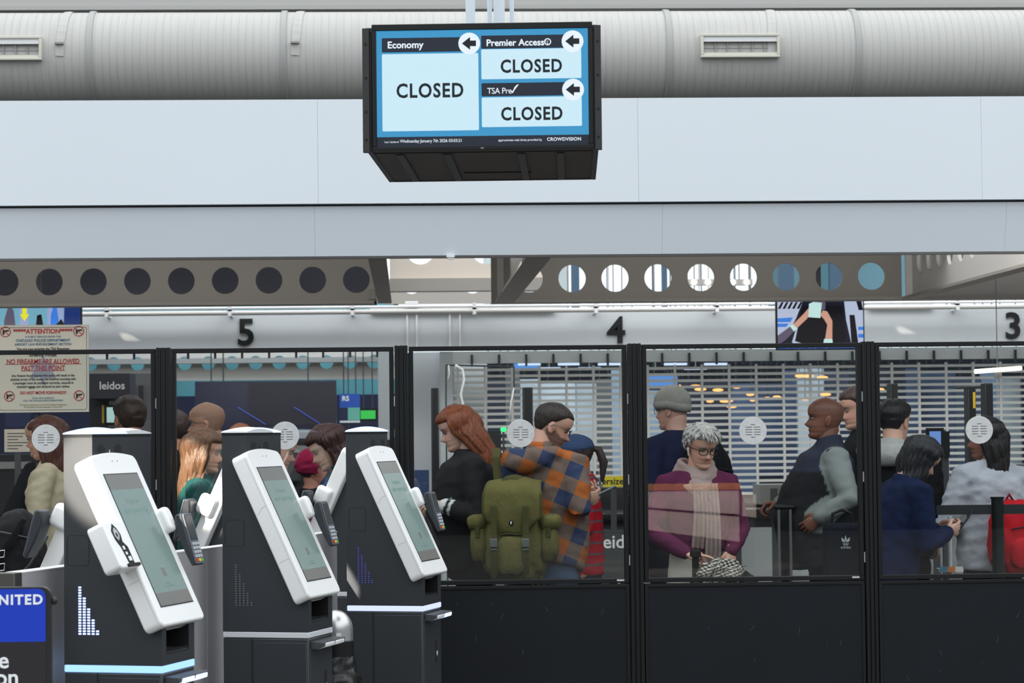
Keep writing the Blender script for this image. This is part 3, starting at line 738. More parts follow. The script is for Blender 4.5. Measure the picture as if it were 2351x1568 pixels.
def kiosk(label, capm, strip, pix, scanner=False, lens=(lens_m, lens_m)):
    e = empty('check_in_kiosk', (0,0,0), KA, label, 'kiosk')
    Wk = .275; Ht = 1.615
    # body, upper and lower halves split by the light strip
    sy0, sy1 = .035, .228
    up = [(0,.862),(0,Ht),(.103,Ht),(.103,1.53),(.292,1.0),(.349,.990),(.349,.985),(.205,.985),(.205,.895),(.349,.895),(.349,.862)]
    full = [(0,.862),(0,Ht),(.103,Ht),(.103,1.53),(.292,1.0),(.349,.990),(.349,.862)]
    b = MB().prism(up, sy0, sy1, 'xz').prism(full, 0, sy0, 'xz').prism(full, sy1, Wk, 'xz')
    body = b.build('body', kb_m, e)
    MB().box(.206, .346, sy0+.002, sy1-.002, .900, .906).build('slot_tray', darkgrey_m, body)
    MB().box(.205,.3485,sy0-.001,sy0+.002,.894,.986).box(.205,.3485,sy1-.002,sy1+.001,.894,.986).box(.205,.3485,sy0,sy1,.982,.986).box(.205,.3485,sy0,sy1,.894,.899).build('slot_shade', dark_m, body)  # dark lining added so the slot recess looks shaded
    MB().box(.20, .206, sy0, sy1, .895, .985).build('slot_back', dark_m, body)
    MB().box(.335, .347, sy0+.004, sy1-.004, .904, .912).build('slot_lip', black_m, body)
    lo = MB().prism([(0,.01),(0,.838),(.349,.838),(.349,.01)], 0, Wk, 'xz').build('lower_body', kb_m, e, bevel=.006)
    MB().box(-.0, .35, -.001, Wk+.001, .8385, .861).build('light_strip', strip, e, bevel=.003)
    MB().box(.118,.121,-.0015,.0,.02,.835).build('door_gap', dark_m, lo)
    MB().box(.128,.342,-.0035,.0,.03,.822).build('side_door', kb_m, lo, bevel=.002)
    MB().box(.349,.3515,.012,.125,.03,.80).build('front_door', kb_m, lo, bevel=.002)
    MB().prism(rrect(.185,.207,.60,.70,.010), .349, .3515, 'yz').build('lock_slot', dark_m, lo)
    MB().ell((.352,.196,.64),(.004,.006,.012),10,6).build('key_lock', steel_m, lo, smooth=True)
    # round access pad outline on the side
    ol = rrect(.012,.09,1.19,1.29,.012); rg = MB()
    rg.tube([(x_, -.0003, z_) for x_, z_ in ol]+[(ol[0][0], -.0003, ol[0][1])], .0008, 4); rg.build('hatch', black_m, body)
    # speaker grids
    hp = MB()
    for cy in (.07, .205):
        for a in range(-6, 7):
            for c_ in range(-3, 4):
                if (a/6)**2+(c_/3.6)**2 < 1: hp.box(.1028,.1035, cy+c_*.009-.0028, cy+c_*.009+.0028, 1.567+a*.0042-.0011, 1.567+a*.0042+.0011)
    hp.build('speaker_holes', black_m, body)['kind'] = 'stuff'
    MB().box(.103,.1042,.134,.139,1.555,1.572).build('camera_window', lens_m if pix is bled_m else dark_m, body)
    # lid
    MB().box(-.001,.104,-.001,Wk+.001,Ht,Ht+.010).build('cap_band', black_m, e)
    v = MB(); n = 14
    prof = [(-.002+0, Ht+.010)]
    N = 16
    vs = []; m_ = 6
    for i in range(N+1):
        y = (Wk+.004)*i/N-.002; h = .006+.017*(1-(2*i/N-1)**2)
        for j in range(m_+1):
            x_ = -.002+.108*j/m_; vs.append((x_, y, Ht+.010+h*(1-.35*(2*j/m_-1)**2)))
    fs = [(i*(m_+1)+j, i*(m_+1)+j+1, (i+1)*(m_+1)+j+1, (i+1)*(m_+1)+j) for i in range(N) for j in range(m_)]
    base = len(vs)
    for i in range(N+1):
        y = (Wk+.004)*i/N-.002
        for j in range(m_+1): vs.append((-.002+.108*j/m_, y, Ht+.010))
    for i in range(N):
        fs += [(i*(m_+1), (i+1)*(m_+1), base+(i+1)*(m_+1), base+i*(m_+1)), (i*(m_+1)+m_, base+i*(m_+1)+m_, base+(i+1)*(m_+1)+m_, (i+1)*(m_+1)+m_)]
    for j in range(m_):
        fs += [(j, base+j, base+j+1, j+1), (N*(m_+1)+j, N*(m_+1)+j+1, base+N*(m_+1)+j+1, base+N*(m_+1)+j)]
    v.add(vs, fs); v.build('cap', capm, e, smooth=50)
    # head slab: local frame u along width (y), v down the slope, n outward
    P0 = Vector((.114, -.045, 1.550)); sv = Vector((.423,0,-.906)); nv = Vector((.906,0,.423)); uy = Vector((0,1,0))
    HW, HL, TH = .365, .612, .068
    def SM(u, v_, n_=0): return P0+uy*u+sv*v_+nv*n_
    MxS = Matrix(((uy.x, -sv.x, nv.x, P0.x),(uy.y,-sv.y,nv.y,P0.y),(uy.z,-sv.z,nv.z,P0.z),(0,0,0,1)))   # local x=width, y=up the slope, z=outward
    # outline with arched top
    ol = rrect(0, HW, -HL, 0, .022)
    ol = ol[:6]+[(HW-.022-(HW-.044)*q_/9, 0) for q_ in range(1, 9)]+ol[6:]
    ol = [(x_, y_ + (.016*(1-((x_/HW)*2-1)**2) if y_ > -.1 else 0)) for x_, y_ in ol]
    hd_ = MB().prism(ol, -TH, 0, 'xy'); hd_.v = [tuple(MxS @ Vector(q)) for q in hd_.v]
    head = hd_.build('head', kw_m, e, bevel=.007, seg=3)
    sw, sh = .268, .476; u0 = (HW-sw)/2; v0 = .068
    def flat(x0,x1,y0,y1,z0,z1,name,m,par,bev=0,r=0):
        q = MB().prism(rrect(x0,x1,y0,y1,r), z0, z1, 'xy') if r else MB().box(x0,x1,y0,y1,z0,z1)
        q.v = [tuple(MxS @ Vector(k)) for k in q.v]; return q.build(name, m, par, bevel=bev)
    bz = flat(u0-.004, u0+sw+.004, -v0-sh-.004, -v0+.004, -.002, .0012, 'bezel', black_m, head)
    sc_ = flat(u0, u0+sw, -v0-sh, -v0, .0, .002, 'screen', scr_m, head)
    flat(u0, u0+sw, -v0-.055, -v0, .002, .0026, 'screen_header', scrg_m, head)
    flat(u0, u0+sw, -v0-sh, -v0-sh+.045, .002, .0026, 'screen_footer', scrg_m, head)
    T = MxS @ Matrix.Translation((u0+sw/2, -v0-.115, .0026))
    text('screen_text', 'Scan to\nstart your trip', .034, ghost_m, head, T, ext=.0002)
    flat(u0+sw*.40, u0+sw*.60, -v0-.19, -v0-.186, .002, .0025, 'screen_line', ghost_m, head)
    flat(u0+sw*.40, u0+sw*.62, -v0-.345, -v0-.335, .002, .0025, 'screen_line', ghost_m, head)
    flat(u0+sw*.46, u0+sw*.56, -v0-.375, -v0-.345, .002, .0025, 'screen_icon', scrg_m, head)
    T = MxS @ Matrix.Translation((u0+sw/2, -v0-.405, .0026)); text('screen_text', 'need help?\nask an agent nearby', .010, ghost_m, head, T, ext=.0002)
    for a in (-.02, .02):
        q = MB().disc((0,0,0), .0022, .001, 'z', 8); q.v = [tuple(MxS @ Vector((k[0]+HW/2+a, k[1]-.018, k[2]+.0006))) for k in q.v]; q.build('sensor_hole', darkgrey_m, head)
    # seam on the near side
    q = MB(); q.v = []
    for pts in ([(-.0006, -.02, -.012), (-.0006, -HL+.02, -.012)], [(-.0006,-.24,-.055),(-.0006,-.22,-.03),(-.0006,-.22,-.014)], [(-.0006,-.44,-.055),(-.0006,-.44,-.014)]):
        q.tube([MxS @ Vector(k) for k in pts], .0005, 4)
    q.build('seam', key_m, head)
    # passport reader pod on the near side (front kiosk only)
    if scanner:
        pr_ = rrect(-.145, .012, -.40, -.235, .016); q = MB().prism(pr_, -.052, .012, 'xy'); q.v = [tuple(MxS @ Vector(k)) for k in q.v]
        pod = q.build('reader_pod', kw_m, e, bevel=.006, seg=3)
        gz = .0125
        for nm, pts, m_ in (('reader_decal', [(-.082,-.245),(-.062,-.262),(-.05,-.285),(-.058,-.31),(-.035,-.33),(-.035,-.388),(-.075,-.388),(-.086,-.33),(-.105,-.30),(-.108,-.27)], dark_m),
                            ('reader_window', [(-.082,-.258),(-.066,-.272),(-.062,-.288),(-.082,-.306),(-.098,-.29),(-.096,-.27)], key_m),
                            ('reader_dot', [(-.084,-.276),(-.074,-.280),(-.074,-.290),(-.084,-.294),(-.09,-.286)], dark_m),
                            ('reader_icon', [(-.076,-.325),(-.062,-.325),(-.062,-.338),(-.076,-.338)], lens_m),
                            ('reader_icon', [(-.072,-.346),(-.058,-.346),(-.058,-.356),(-.072,-.356)], lens_m),
                            ('reader_icon', [(-.066,-.362),(-.044,-.362),(-.044,-.378),(-.066,-.378)], lens_m)):
            q = MB().prism(pts, gz-.001, gz+(.0008 if nm == 'reader_decal' else .0016), 'xy'); q.v = [tuple(MxS @ Vector(k)) for k in q.v]; q.build(nm, m_, pod)
        q = MB().box(-.095, -.003, -.398, -.388, .010, .018); q.v = [tuple(MxS @ Vector(k)) for k in q.v]; q.build('reader_slot', dark_m, pod)
    # card terminal on the far side
    pr_ = rrect(HW-.03, HW+.028, -.295, -.205, .022); q = MB().prism(pr_, -.045, .030, 'xy'); q.v = [tuple(MxS @ Vector(k)) for k in q.v]
    br = q.build('reader_bracket', kw_m, e, bevel=.012, seg=3)
    ct = D.objects.new('card_terminal', None); COL.objects.link(ct); ct.parent = e
    tilt = radians(16); tv = Vector((sin(tilt),0,-cos(tilt))); tn = Vector((cos(tilt),0,sin(tilt)))
    O = Vector((.282, .325, 1.352))
    MxT = Matrix(((0, -tv.x, tn.x, O.x),(1,-tv.y,tn.y,O.y),(0,-tv.z,tn.z,O.z),(0,0,0,1)))
    def tb_(pts, z0, z1, name, m_, bev=0):
        q = MB().prism(pts, z0, z1, 'xy'); q.v = [tuple(MxT @ Vector(k)) for k in q.v]; return q.build(name, m_, ct, bevel=bev)
    # wedge body
    q = MB(); n_ = 6
    vs = []
    for y, zb_ in ((0,-.026),(-.045,-.040),(-.10,-.032),(-.185,-.014)):
        vs += [(0,y,zb_),(.082,y,zb_),(.082,y,0),(0,y,0)]
    fs = [(0,1,2,3)]+[(12,15,14,13)]
    for i in range(3):
        for j in range(4): fs.append((i*4+j, (i+1)*4+j, (i+1)*4+(j+1)%4, i*4+(j+1)%4))
    q.add(vs, fs); q.v = [tuple(MxT @ Vector(k)) for k in q.v]
    q.build('housing', mat('terminal_grey', (44,48,54), .38), ct, bevel=.006)
    tb_(rrect(.004,.078,-.181,-.004,.008), 0, .004, 'front_plate', mat('terminal_face', (88,96,104), .35), .001)
    tb_(rrect(.012,.070,-.098,-.012,.004), .004, .0052, 'display', mat('terminal_display', (62,66,70), .15, coat=.5))
    for r_ in range(5):
        for c_ in range(3):
            kx, ky = .013+c_*.0205, -.106-r_*.0145
            m_ = key_m
            if r_ == 4: m_ = (mat('key_red', (200,40,40), .5), mat('key_yellow', (225,190,50), .5), mat('key_green', (60,170,70), .5))[c_]
            tb_(rrect(kx,kx+.016,ky-.010,ky,.002), .004, .0065, 'key', m_)
    # scanner ledge under the strip
    lg = MB().prism([(.349,.795),(.349,.825),(.40,.822),(.398,.806),(.372,.795)], .02, Wk+.005, 'xz').build('scan_ledge', darkgrey_m, e, bevel=.002)
    for k_, (y0_, y1_) in enumerate(((.05,.150),(.165,.262))):
        MB().prism([(.352,.797),(.366,.792),(.402,.803),(.404,.818),(.352,.818)], y0_, y1_, 'xz').build('scan_lens', lens[k_], lg, bevel=.003)
    # light pixels on the side
    px_ = D.meshes.new('p'); pm = MB(); pm.box(0,.0098,-.0012,.0,0,.0056); pl = pm.mesh('light_pixel'); pl.materials.append(pix)
    D.meshes.remove(px_)
    small = .55 if pix is not bled_m else 1
    hts = (18,14,10,6,2)
    for c_, n_ in enumerate(hts):
        for r_ in range(n_):
            o = D.objects.new('light_pixel', pl); COL.objects.link(o); o.parent = e
            o.location = (.052+c_*.0158, 0, .962+r_*.0090-.0); o.scale = (small, 1, small*.95)
    # base plinth
    MB().box(.01,.34,.01,Wk-.01,0,.012).build('plinth', black_m, e)
    return e
k1p = atd(147, 1300, 8.05); k2p = atd(511, 1300, 9.34); k3p = atd(796, 1300, 10.67)
k1 = kiosk('nearest check-in kiosk with bright blue lights and a passport reader pod, beside the blue sign', lit_m, led_m, bled_m, True, (lit_m, lit_m)); k1.location = (k1p.x, k1p.y, 0)
k2 = kiosk('middle check-in kiosk with unlit strip and cap, beside the bin with the black bag', cap_off_m, off_m, poff_m); k2.location = (k2p.x, k2p.y, 0)
k3 = kiosk('farthest check-in kiosk, lit lilac strip, overlapping the red haired woman\'s window', lit_m, led3_m, bled3_m, False, (lens_m, lit_m)); k3.location = (k3p.x, k3p.y, 0)
def loc_of(base, x, y): 
    return Vector((base.x + x*cos(KA) - y*sin(KA), base.y + x*sin(KA) + y*cos(KA), 0))
for base, cap_, lab in ((k1p, cap_off_m, 'kiosk facing away behind the nearest one, pale unlit cap'), (k2p, lit_m, 'kiosk facing away behind the middle one, white head jutting left'), (k3p, lit_m, 'kiosk facing away and nearly hidden behind the farthest kiosk')):
    kk = copy_tree(k2); kk['label'] = lab
    for ch in kk.children:
        if ch.name.startswith('cap') and not ch.name.startswith('cap_band'):
            ch.data = ch.data.copy(); ch.data.materials.clear(); ch.data.materials.append(cap_)
    p_ = loc_of(base, -.19, .88+.275); kk.location = p_; kk.rotation_euler = (0,0,KA+pi)
# spine wall between the kiosks
sp = empty('spine_wall', loc_of(k1p, -.13, -.2), KA, 'low grey panel wall running between the back-to-back kiosks', 'wall')
spm = mat('spine_grey', (172,171,174), .5, var=.03, vscale=2)
MB().box(-.012,.045,.06,1.65,.02,1.172).build('panel', spm, sp, bevel=.003)
MB().box(-.012,.045,1.652,3.2,.02,1.172).build('panel', spm, sp, bevel=.003)
MB().box(-.03,.05,0,.055,0,1.176).build('end_post', mat('dark_chrome', (96,94,90), .3, metal=.6), sp, bevel=.002)
MB().box(-.013,.046,.06,3.2,1.172,1.176).build('top_edge', white_m, sp)

# ------------------------------------------------------------------ hanging wait-time display
DD = 8.5
A0 = atd(836, 66, DD); 
un = DD/5550
dw = 536*un
zbot = Z(1110, 343, atd(1110,343,DD).y)
ztop = Z(1110, 58, atd(1110,58,DD).y)
hh = ztop-zbot
cx0 = atd(1106, 200, DD)
dz_ = radians(-3.9)
dp = empty('hanging_display', (cx0.x, cx0.y, zbot), dz_, 'black boxed wait-time display hanging in front of the fascia, showing CLOSED three times', 'display')
hw = dw/2; dep = .127*DD
dk = mat('display_case', (34,35,37), .5, var=.15, vscale=20); dk2 = mat('display_case_under', (52,46,40), .7, bump=.08, bscale=30, var=.2, vscale=8)
t = .020
c_ = MB().box(-hw, hw, .02, dep, hh-.02, hh).box(-hw, -hw+t, .02, dep, .0, hh-.02).box(hw-t, hw, .02, dep, .0, hh-.02).box(-hw+t, hw-t, dep-.02, dep, .0, hh-.02)
c_.build('case', dk, dp, bevel=.002)
MB().box(-hw+t, hw-t, .02, dep-.02, .004, .012).build('under_panel', dk2, dp)
for x_ in (-.30, -.13, .135, .275):
    MB().box(x_*1.0-.013, x_+.013, .12, dep-.05, -.004, .004).build('under_rail', dk, dp)
MB().box(-.10, .16, dep*.72, dep*.72+.012, .0, .005).build('vent_slot', dark_m, dp)
MB().box(-hw+t, hw-t, .10, .112, .0, .004).build('under_seam', dk, dp)
fr = MB(); fx0, fx1 = -hw+.022, hw-.018
bw = .016
fr.box(fx0, fx1, 0, .03, hh-.014, hh+.008).box(fx0, fx1, 0, .03, .0, .014).box(fx0, fx0+bw, 0, .03, .014, hh-.014).box(fx1-bw, fx1, 0, .03, .014, hh-.014)
fr.build('front_frame', black_m, dp, bevel=.002)
for s_ in (-1, 1):
    MB().box(s_*hw-.012, s_*hw+.012, .004, .034, -.004, hh-.004).build('corner_flange', dk, dp, bevel=.001)
    for q in (.04,.14,.26,.38): MB().disc((s_*hw, .002, q), .004, .004, 'y', 10).build('screw', black_m, dp)
def em(name, rgb, s=1.0): return mat(name, rgb, .3, emis=s)
sx0, sx1, sz0, sz1 = fx0+bw, fx1-bw, .014, hh-.014
sc = MB().box(sx0, sx1, .010, .014, sz0, sz1).build('screen', em('screen_blue', (62,150,200)), dp)
SWd, SHt = sx1-sx0, sz1-sz0
# map from photo screen fractions
def fx(f): return sx0+SWd*f
def fz(f): return sz1-SHt*f
lt = em('screen_pale', (203,234,247)); dkn = em('screen_navy', (37,43,56)); wt = em('screen_white', (232,244,252)); tx = em('screen_text_dark', (28,34,40)); 
def sbox(x0,x1,z0,z1,m_,name,lay,r=.004):
    return MB().prism(rrect(fx(x0), fx(x1), fz(z1), fz(z0), r), .010-lay*.0006, .0102, 'xz').build(name, m_, sc)
sbox(0, 1, .915, 1.0, dkn, 'footer', 1, .0005)
sbox(.026, .482, .20, .865, lt, 'tile', 1); sbox(.026, .482, .062, .185, dkn, 'tile_header', 2)
sbox(.496, .968, .17, .428, lt, 'tile', 1); sbox(.496, .968, .052, .165, dkn, 'tile_header', 2)
sbox(.496, .968, .585, .84, lt, 'tile', 1); sbox(.496, .968, .462, .575, dkn, 'tile_header', 2)
for (x_, z_) in ((.440,.118),(.928,.112),(.928,.528)):
    r_ = .0385
    MB().disc((fx(x_), .0075, fz(z_)), r_, .001, 'y', 40).build('arrow_disc', wt, sc)
    a = .026
    MB().prism([(fx(x_)-a, fz(z_)), (fx(x_)+.003, fz(z_)+.023), (fx(x_)+.003, fz(z_)+.010), (fx(x_)+a*.92, fz(z_)+.010), (fx(x_)+a*.92, fz(z_)-.010), (fx(x_)+.003, fz(z_)-.010), (fx(x_)+.003, fz(z_)-.023)], .0058, .0068, 'xz').build('arrow', tx, sc)
def stx(s_, x_, z_, size, m_, bold=0, al='CENTER', sp_=1.0, sx=1.0):
    text('lettering', s_, size, m_, sc, TM(fx(x_), .0078, fz(z_)), bold, al, .0003, sp_, sx)
stx('CLOSED', .252, .525, .070, tx, .0018, sp_=1.12, sx=.85); stx('CLOSED', .732, .325, .064, tx, .0018, sp_=1.12, sx=.85); stx('CLOSED', .732, .735, .064, tx, .0018, sp_=1.12, sx=.85)
stx('Economy', .052, .125, .034, wt, .0008, 'LEFT'); stx('Premier Access®', .520, .118, .0325, wt, .0008, 'LEFT'); stx('TSA Pre', .522, .532, .030, wt, .0001, 'LEFT', .93, .92)
MB().prism([(fx(.636),fz(.54)),(fx(.643),fz(.553)),(fx(.652),fz(.525)),(fx(.672),fz(.478)),(fx(.664),fz(.478)),(fx(.652),fz(.50)),(fx(.643),fz(.535)),(fx(.639),fz(.53))][::-1], .0070, .0078, 'xz').build('tick', wt, sc)
stx('Last Updated', .035, .958, .0095, wt, 0, 'LEFT'); stx('Wednesday January 7th 2026 03:03:21', .108, .953, .0158, wt, .00005, 'LEFT', .95, .95)
stx('approximate wait times provided by', .572, .955, .0118, wt, 0, 'LEFT', .95, .95); stx('CROWDVISION', .802, .953, .0165, wt, .0003, 'LEFT', 1.05)
MB().box(fx(.79), fx(.955), .006, .0095, .002, .011).build('sticker', white_m, dp)
text('lettering', '#024 MOVED TSA WAIT TIME MONITOR', .0062, txtb_m, dp, TM(fx(.872), .0058, .0065), ext=.0001)
text('lettering', 'NEC', .0065, steel_m, dp, TM(.0, -.0008, .005), ext=.0001)
for i, (px, r_, dy) in enumerate(((1080, .018, .45), (1146, .021, .55), (1124, .009, .62), (1175, .0085, .66))):
    q = atd(px, 30, DD+dy)
    loc = Matrix.Rotation(-dz_, 3, 'Z') @ Vector((q.x-cx0.x, q.y-cx0.y, 0))
    MB().tube([(loc.x, loc.y, hh-.005), (loc.x, loc.y, hh+1.2)], r_, 20).build('hanger_pipe', mat('pipe_white', (214,224,232), .4), dp, smooth=50)
    MB().tube([(loc.x, loc.y, hh-.002), (loc.x, loc.y, hh+.012)], r_+.008, 20).build('pipe_flange', MATS['pipe_white'], dp, smooth=50)

# ------------------------------------------------------------------ information screens above the partition
YT = 19.0
def tv(px0, px1, py0, py1, label):
    a = at(px0, py1, YT); b_ = at(px1, py0, YT); cx_ = (a.x+b_.x)/2; w_ = (b_.x-a.x)/2
    e = empty('wall_screen', (cx_, YT, a.z), 0, label, 'screen'); h_ = b_.z-a.z
    MB().box(-w_-.01, w_+.01, .003, .06, -.01, h_+.01).build('case', black_m, e, bevel=.003)
    MB().box(-.02,.02,.06,.10,h_*.4,5.1-a.z).build('bracket', darkgrey_m, e)
    return e, w_, h_
e, w_, h_ = tv(1786, 1981, 690, 801, 'wall screen above the partition showing two hands over a black tray')
s_ = MB().box(-w_, w_, 0, .004, 0, h_).build('screen', em('tv_navy', (22,24,40)), e)
def tp(pts, m_, lay, nm='picture_area'):
    P = [(-w_+2*w_*x_, h_*(1-z_)) for x_, z_ in pts]
    MB().prism(P, -.0006*lay, .0005, 'xz').build(nm, m_, s_)
tvw = em('tv_pale', (176,186,210)); tvb = em('tv_blue', (56,122,215)); tvd = em('tv_black', (16,14,22)); tvs = em('tv_skin', (200,150,132)); tvg = em('tv_grey', (92,84,104)); tvc = em('tv_cloth', (190,224,220))
tp([(0,0),(.30,0),(.22,.35),(.14,.62),(0,.75)], tvw, 1)
for i in range(5): tp([(.05+i*.055,.02),(.075+i*.055,.02),(.035+i*.055,.16),(.005+i*.055,.16)], tvd, 2)
tp([(0,.36),(.18,.34),(.15,.44),(0,.44)], tvb, 2); tp([(0,.47),(.13,.47),(.10,.54),(0,.54)], tvb, 2)
tp([(.78,0),(1,0),(1,.92),(.86,.92),(.80,.4)], tvw, 1); tp([(.84,.30),(.90,.30),(.94,.92),(.86,.92)], tvd, 2)
tp([(.92,0),(.98,0),(1,.2),(.95,.2)], tvd, 2); tp([(.94,.55),(1,.55),(1,.62),(.94,.62)], tvb, 2); tp([(.94,.70),(1,.70),(1,.78),(.94,.78)], tvb, 2)
tp([(.30,.10),(.76,.10),(.80,.85),(.60,.92),(.17,.92),(.22,.5)], tvd, 2)
tp([(.165,.86),(.22,.55),(.235,.56),(.20,.84),(.33,.92),(.19,.92)], tvw, 3)
tp([(0,.72),(.15,.53),(.20,.62),(.10,.80),(0,.92)], tvg, 3); tp([(.14,.52),(.18,.49),(.23,.57),(.19,.64)], tvc, 4)
tp([(.18,.49),(.30,.28),(.37,.14),(.39,.26),(.34,.38),(.23,.56)], tvs, 4)
tp([(.37,.06),(.42,.02),(.52,.04),(.50,.36),(.36,.34)], tvc, 5); tp([(.42,0),(.56,0),(.56,.18),(.50,.2),(.5,.05)], tvg, 4)
tp([(.50,.30),(.53,.20),(.58,.22),(.64,.42),(.635,.82),(.55,.82),(.58,.50),(.54,.38)], tvs, 5); tp([(.54,.80),(.635,.80),(.64,.90),(.53,.90)], tvc, 6)
tp([(0,.915),(1,.915),(1,1),(0,1)], em('tv_band', (34,80,168)), 6)
text('lettering', 'Remove your laptops and personal electronics', .030, em('tv_text',(150,190,235)), s_, TM(0,-.005,h_*.04), ext=.0002)
e, w_, h_ = tv(-14, 184, 690, 802, 'wall screen above the warning sign at the left edge')
s_ = MB().box(-w_, w_, 0, .004, 0, h_).build('screen', em('tv_teal', (110,165,185)), e)
tp([(.30,0),(.40,0),(.40,1),(.30,1)], em('tv_lilac', (150,160,200)), 1); tp([(.62,0),(.80,0),(.80,1),(.62,1)], em('tv_lilac', (150,160,200)), 1)
tp([(.82,0),(1,0),(1,1),(.80,1)], em('tv_navy2', (30,50,110)), 1)
tp([(.33,.15),(.38,.15),(.38,.28),(.41,.28),(.355,.42),(.30,.28),(.33,.28)], em('tv_yellow', (225,225,40)), 3)
tp([(.12,.4),(.16,.15),(.2,.12),(.23,.2),(.25,.5),(.26,1),(.10,1)], tvg, 2); tp([(.48,.6),(.5,.3),(.55,.28),(.57,.5),(.58,1),(.47,1)], tvd, 2)
tp([(.66,.3),(.69,.12),(.73,.15),(.75,.4),(.74,1),(.65,1)], tvb, 3); tp([(.72,.5),(.78,.38),(.82,.5),(.83,1),(.71,1)], tvd, 4)

# ------------------------------------------------------------------ warning sign behind the partition
YW = 13.4
a = at(0, 948, YW); b_ = at(203, 745, YW); w_ = (b_.x-a.x+.015)/2; cx_ = (a.x+b_.x)/2-.006; h_ = b_.z-a.z
ws = empty('warning_sign', (cx_, YW, a.z), 0, 'cream notice with red and black lettering about firearms, behind the first glass bay', 'sign')
crm = mat('cream_sign', (205,196,178), .5); red_m = mat('sign_red', (178,40,48), .5); bl_m = mat('sign_teal', (50,110,140), .5); grn_m = mat('sign_olive', (130,136,90), .5)
MB().box(-w_, w_, 0, .012, 0, h_).build('plate', crm, ws, bevel=.002)
ol = rrect(-w_+.012, w_-.012, .014, h_-.014, .012)
MB().tube([(x_, -.0005, z_) for x_, z_ in ol]+[(ol[0][0], -.0005, ol[0][1])], .0012, 4).build('border', darkgrey_m, ws)
MB().tube([(-.035,.03,-1.2),(-.035,.03,h_-.05)], .012, 10).build('back_post', darkgrey_m, ws)
MB().prism([(0,.31),(.03,.27),(.075,.275),(.05,.235),(.072,.185),(.02,.195),(0,.15),(-.02,.195),(-.072,.185),(-.05,.235),(-.075,.275),(-.03,.27)], -.0012, .0, 'xz').build('badge', mat('badge_grey', (150,150,160), .5), ws)
def wtx(s_, f, size, m_, bold=0, sx=1.0): text('lettering', s_, size, m_, ws, TM(0, -.0025, h_*(1-f)), bold, ext=.0003, sx=sx)
wtx('*****ATTENTION*****', .075, .036, red_m, .0008, .92)
wtx('A PUBLIC SERVICE FROM THE', .135, .0135, bl_m, 0, 1.1); wtx('CHICAGO POLICE DEPARTMENT', .178, .0205, bl_m, .0003, .98); wtx('AIRPORT LAW ENFORCEMENT SECTION', .222, .0185, bl_m, .0002, .92)
wtx('You are now entering the TSA Passenger', .275, .021, txtb_m, .0003, .82); wtx('Screening Process.', .345, .0215, txtb_m, .0003, .95)
wtx('NO FIREARMS ARE ALLOWED', .42, .0375, red_m, .0005, .80); wtx('PAST THIS POINT', .495, .0375, red_m, .0005, .82)
for f, ww in ((.448, .21), (.523, .12)): MB().box(-ww, ww, -.002, 0, h_*(1-f)-.0012, h_*(1-f)+.0012).build('underline', red_m, ws)
for i, s_ in enumerate(('Any firearm found beyond this point will result in the', 'physical arrest of the owner. All firearms traveling with', 'a passenger must be packaged correctly, secured in', 'checked luggage and declared to your airline.')):
    wtx(s_, .578+i*.042, .0185, txtb_m, .0002, .86)
wtx('DO NOT MOVE FORWARD!!!', .775, .0225, red_m, .0004, .86)
wtx('If you have questions', .832, .014, bl_m, 0); wtx('CALL THE CHICAGO POLICE DEPARTMENT', .863, .0125, bl_m, 0, .9)
wtx('This sign is posted under city code and federal regulations', .91, .011, grn_m, 0); wtx('for the safety of every passenger in this airport', .935, .011, grn_m, 0)
for (x_, f) in ((-.205,.075),(.205-.04,.075),(-.185,.81),(.185-.02,.81)):
    x_ = x_+(.0 if x_ < 0 else .03); zc_ = h_*(1-f)
    pts = [(x_+.027*cos(2*pi*k/24), -.002, zc_+.027*sin(2*pi*k/24)) for k in range(25)]
    MB().tube(pts, .0022, 5, False).build('ban_ring', red_m, ws)
    MB().prism([(x_-.016,zc_+.008),(x_+.018,zc_+.010),(x_+.018,zc_+.002),(x_-.004,zc_+.000),(x_-.007,zc_-.016),(x_-.015,zc_-.015)], -.0018, 0, 'xz').build('pistol_icon', txtb_m, ws)
    MB().tube([(x_-.019,-.0032,zc_+.019),(x_+.019,-.0032,zc_-.019)], .0018, 5).build('ban_bar', red_m, ws)

# ------------------------------------------------------------------ blue airline sign at the bottom left
DS = 7.2
a = atd(115, 1568, DS); tp_ = atd(112, 1347, DS); 
us = empty('sign_stand', (tp_.x, tp_.y, 0), radians(-2.5+2), 'blue and black baggage sign stand at the bottom left corner', 'sign')
SWu = .50; zt_ = tp_.z
fb_ = mat('sign_frame', (26,24,26), .5)
MB().prism(rrect(-SWu-.005, .006, zt_-1.05, zt_, .028), .004, .03, 'xz').build('frame', fb_, us, bevel=.002)
un_ = DS/5550
zblue = zt_-125*un_
MB().box(-SWu, -.010, .002, .0045, zblue, zt_-.030).prism([(-SWu,zt_-.0301),(-.010,zt_-.0301),(-.0125,zt_-.018),(-.020,zt_-.0095),(-.030,zt_-.006),(-SWu,zt_-.006)], .002, .0045, 'xz').build('blue_field', mat('airline_blue', (16,58,188), .4), us)
MB().box(-SWu, -.010, .0025, .0045, zt_-1.0, zblue).build('black_field', mat('sign_black', (38,34,38), .4), us)
text('lettering', 'UNITED', .0405, txtw_m, us, TM(-.018, .0015, zt_-30*un_), .0014, 'RIGHT', .0004, 1.18)
text('lettering', 'Size', .068, txtw_m, us, TM(-.118, .002, zt_-168*un_), .0012, 'RIGHT')
text('lettering', 'carry-on', .068, txtw_m, us, TM(-.089, .002, zt_-207*un_), .0012, 'RIGHT')
MB().ell((.014,.015,zt_-33*un_), (.010,.010,.012), 12, 8).build('side_knob', fb_, us, smooth=True)
MB().box(-SWu+.1, -.1, -.12, .15, 0, .02).box(-SWu/2-.03, -SWu/2+.03, .005, .028, .02, zt_-1.0).build('base', fb_, us)

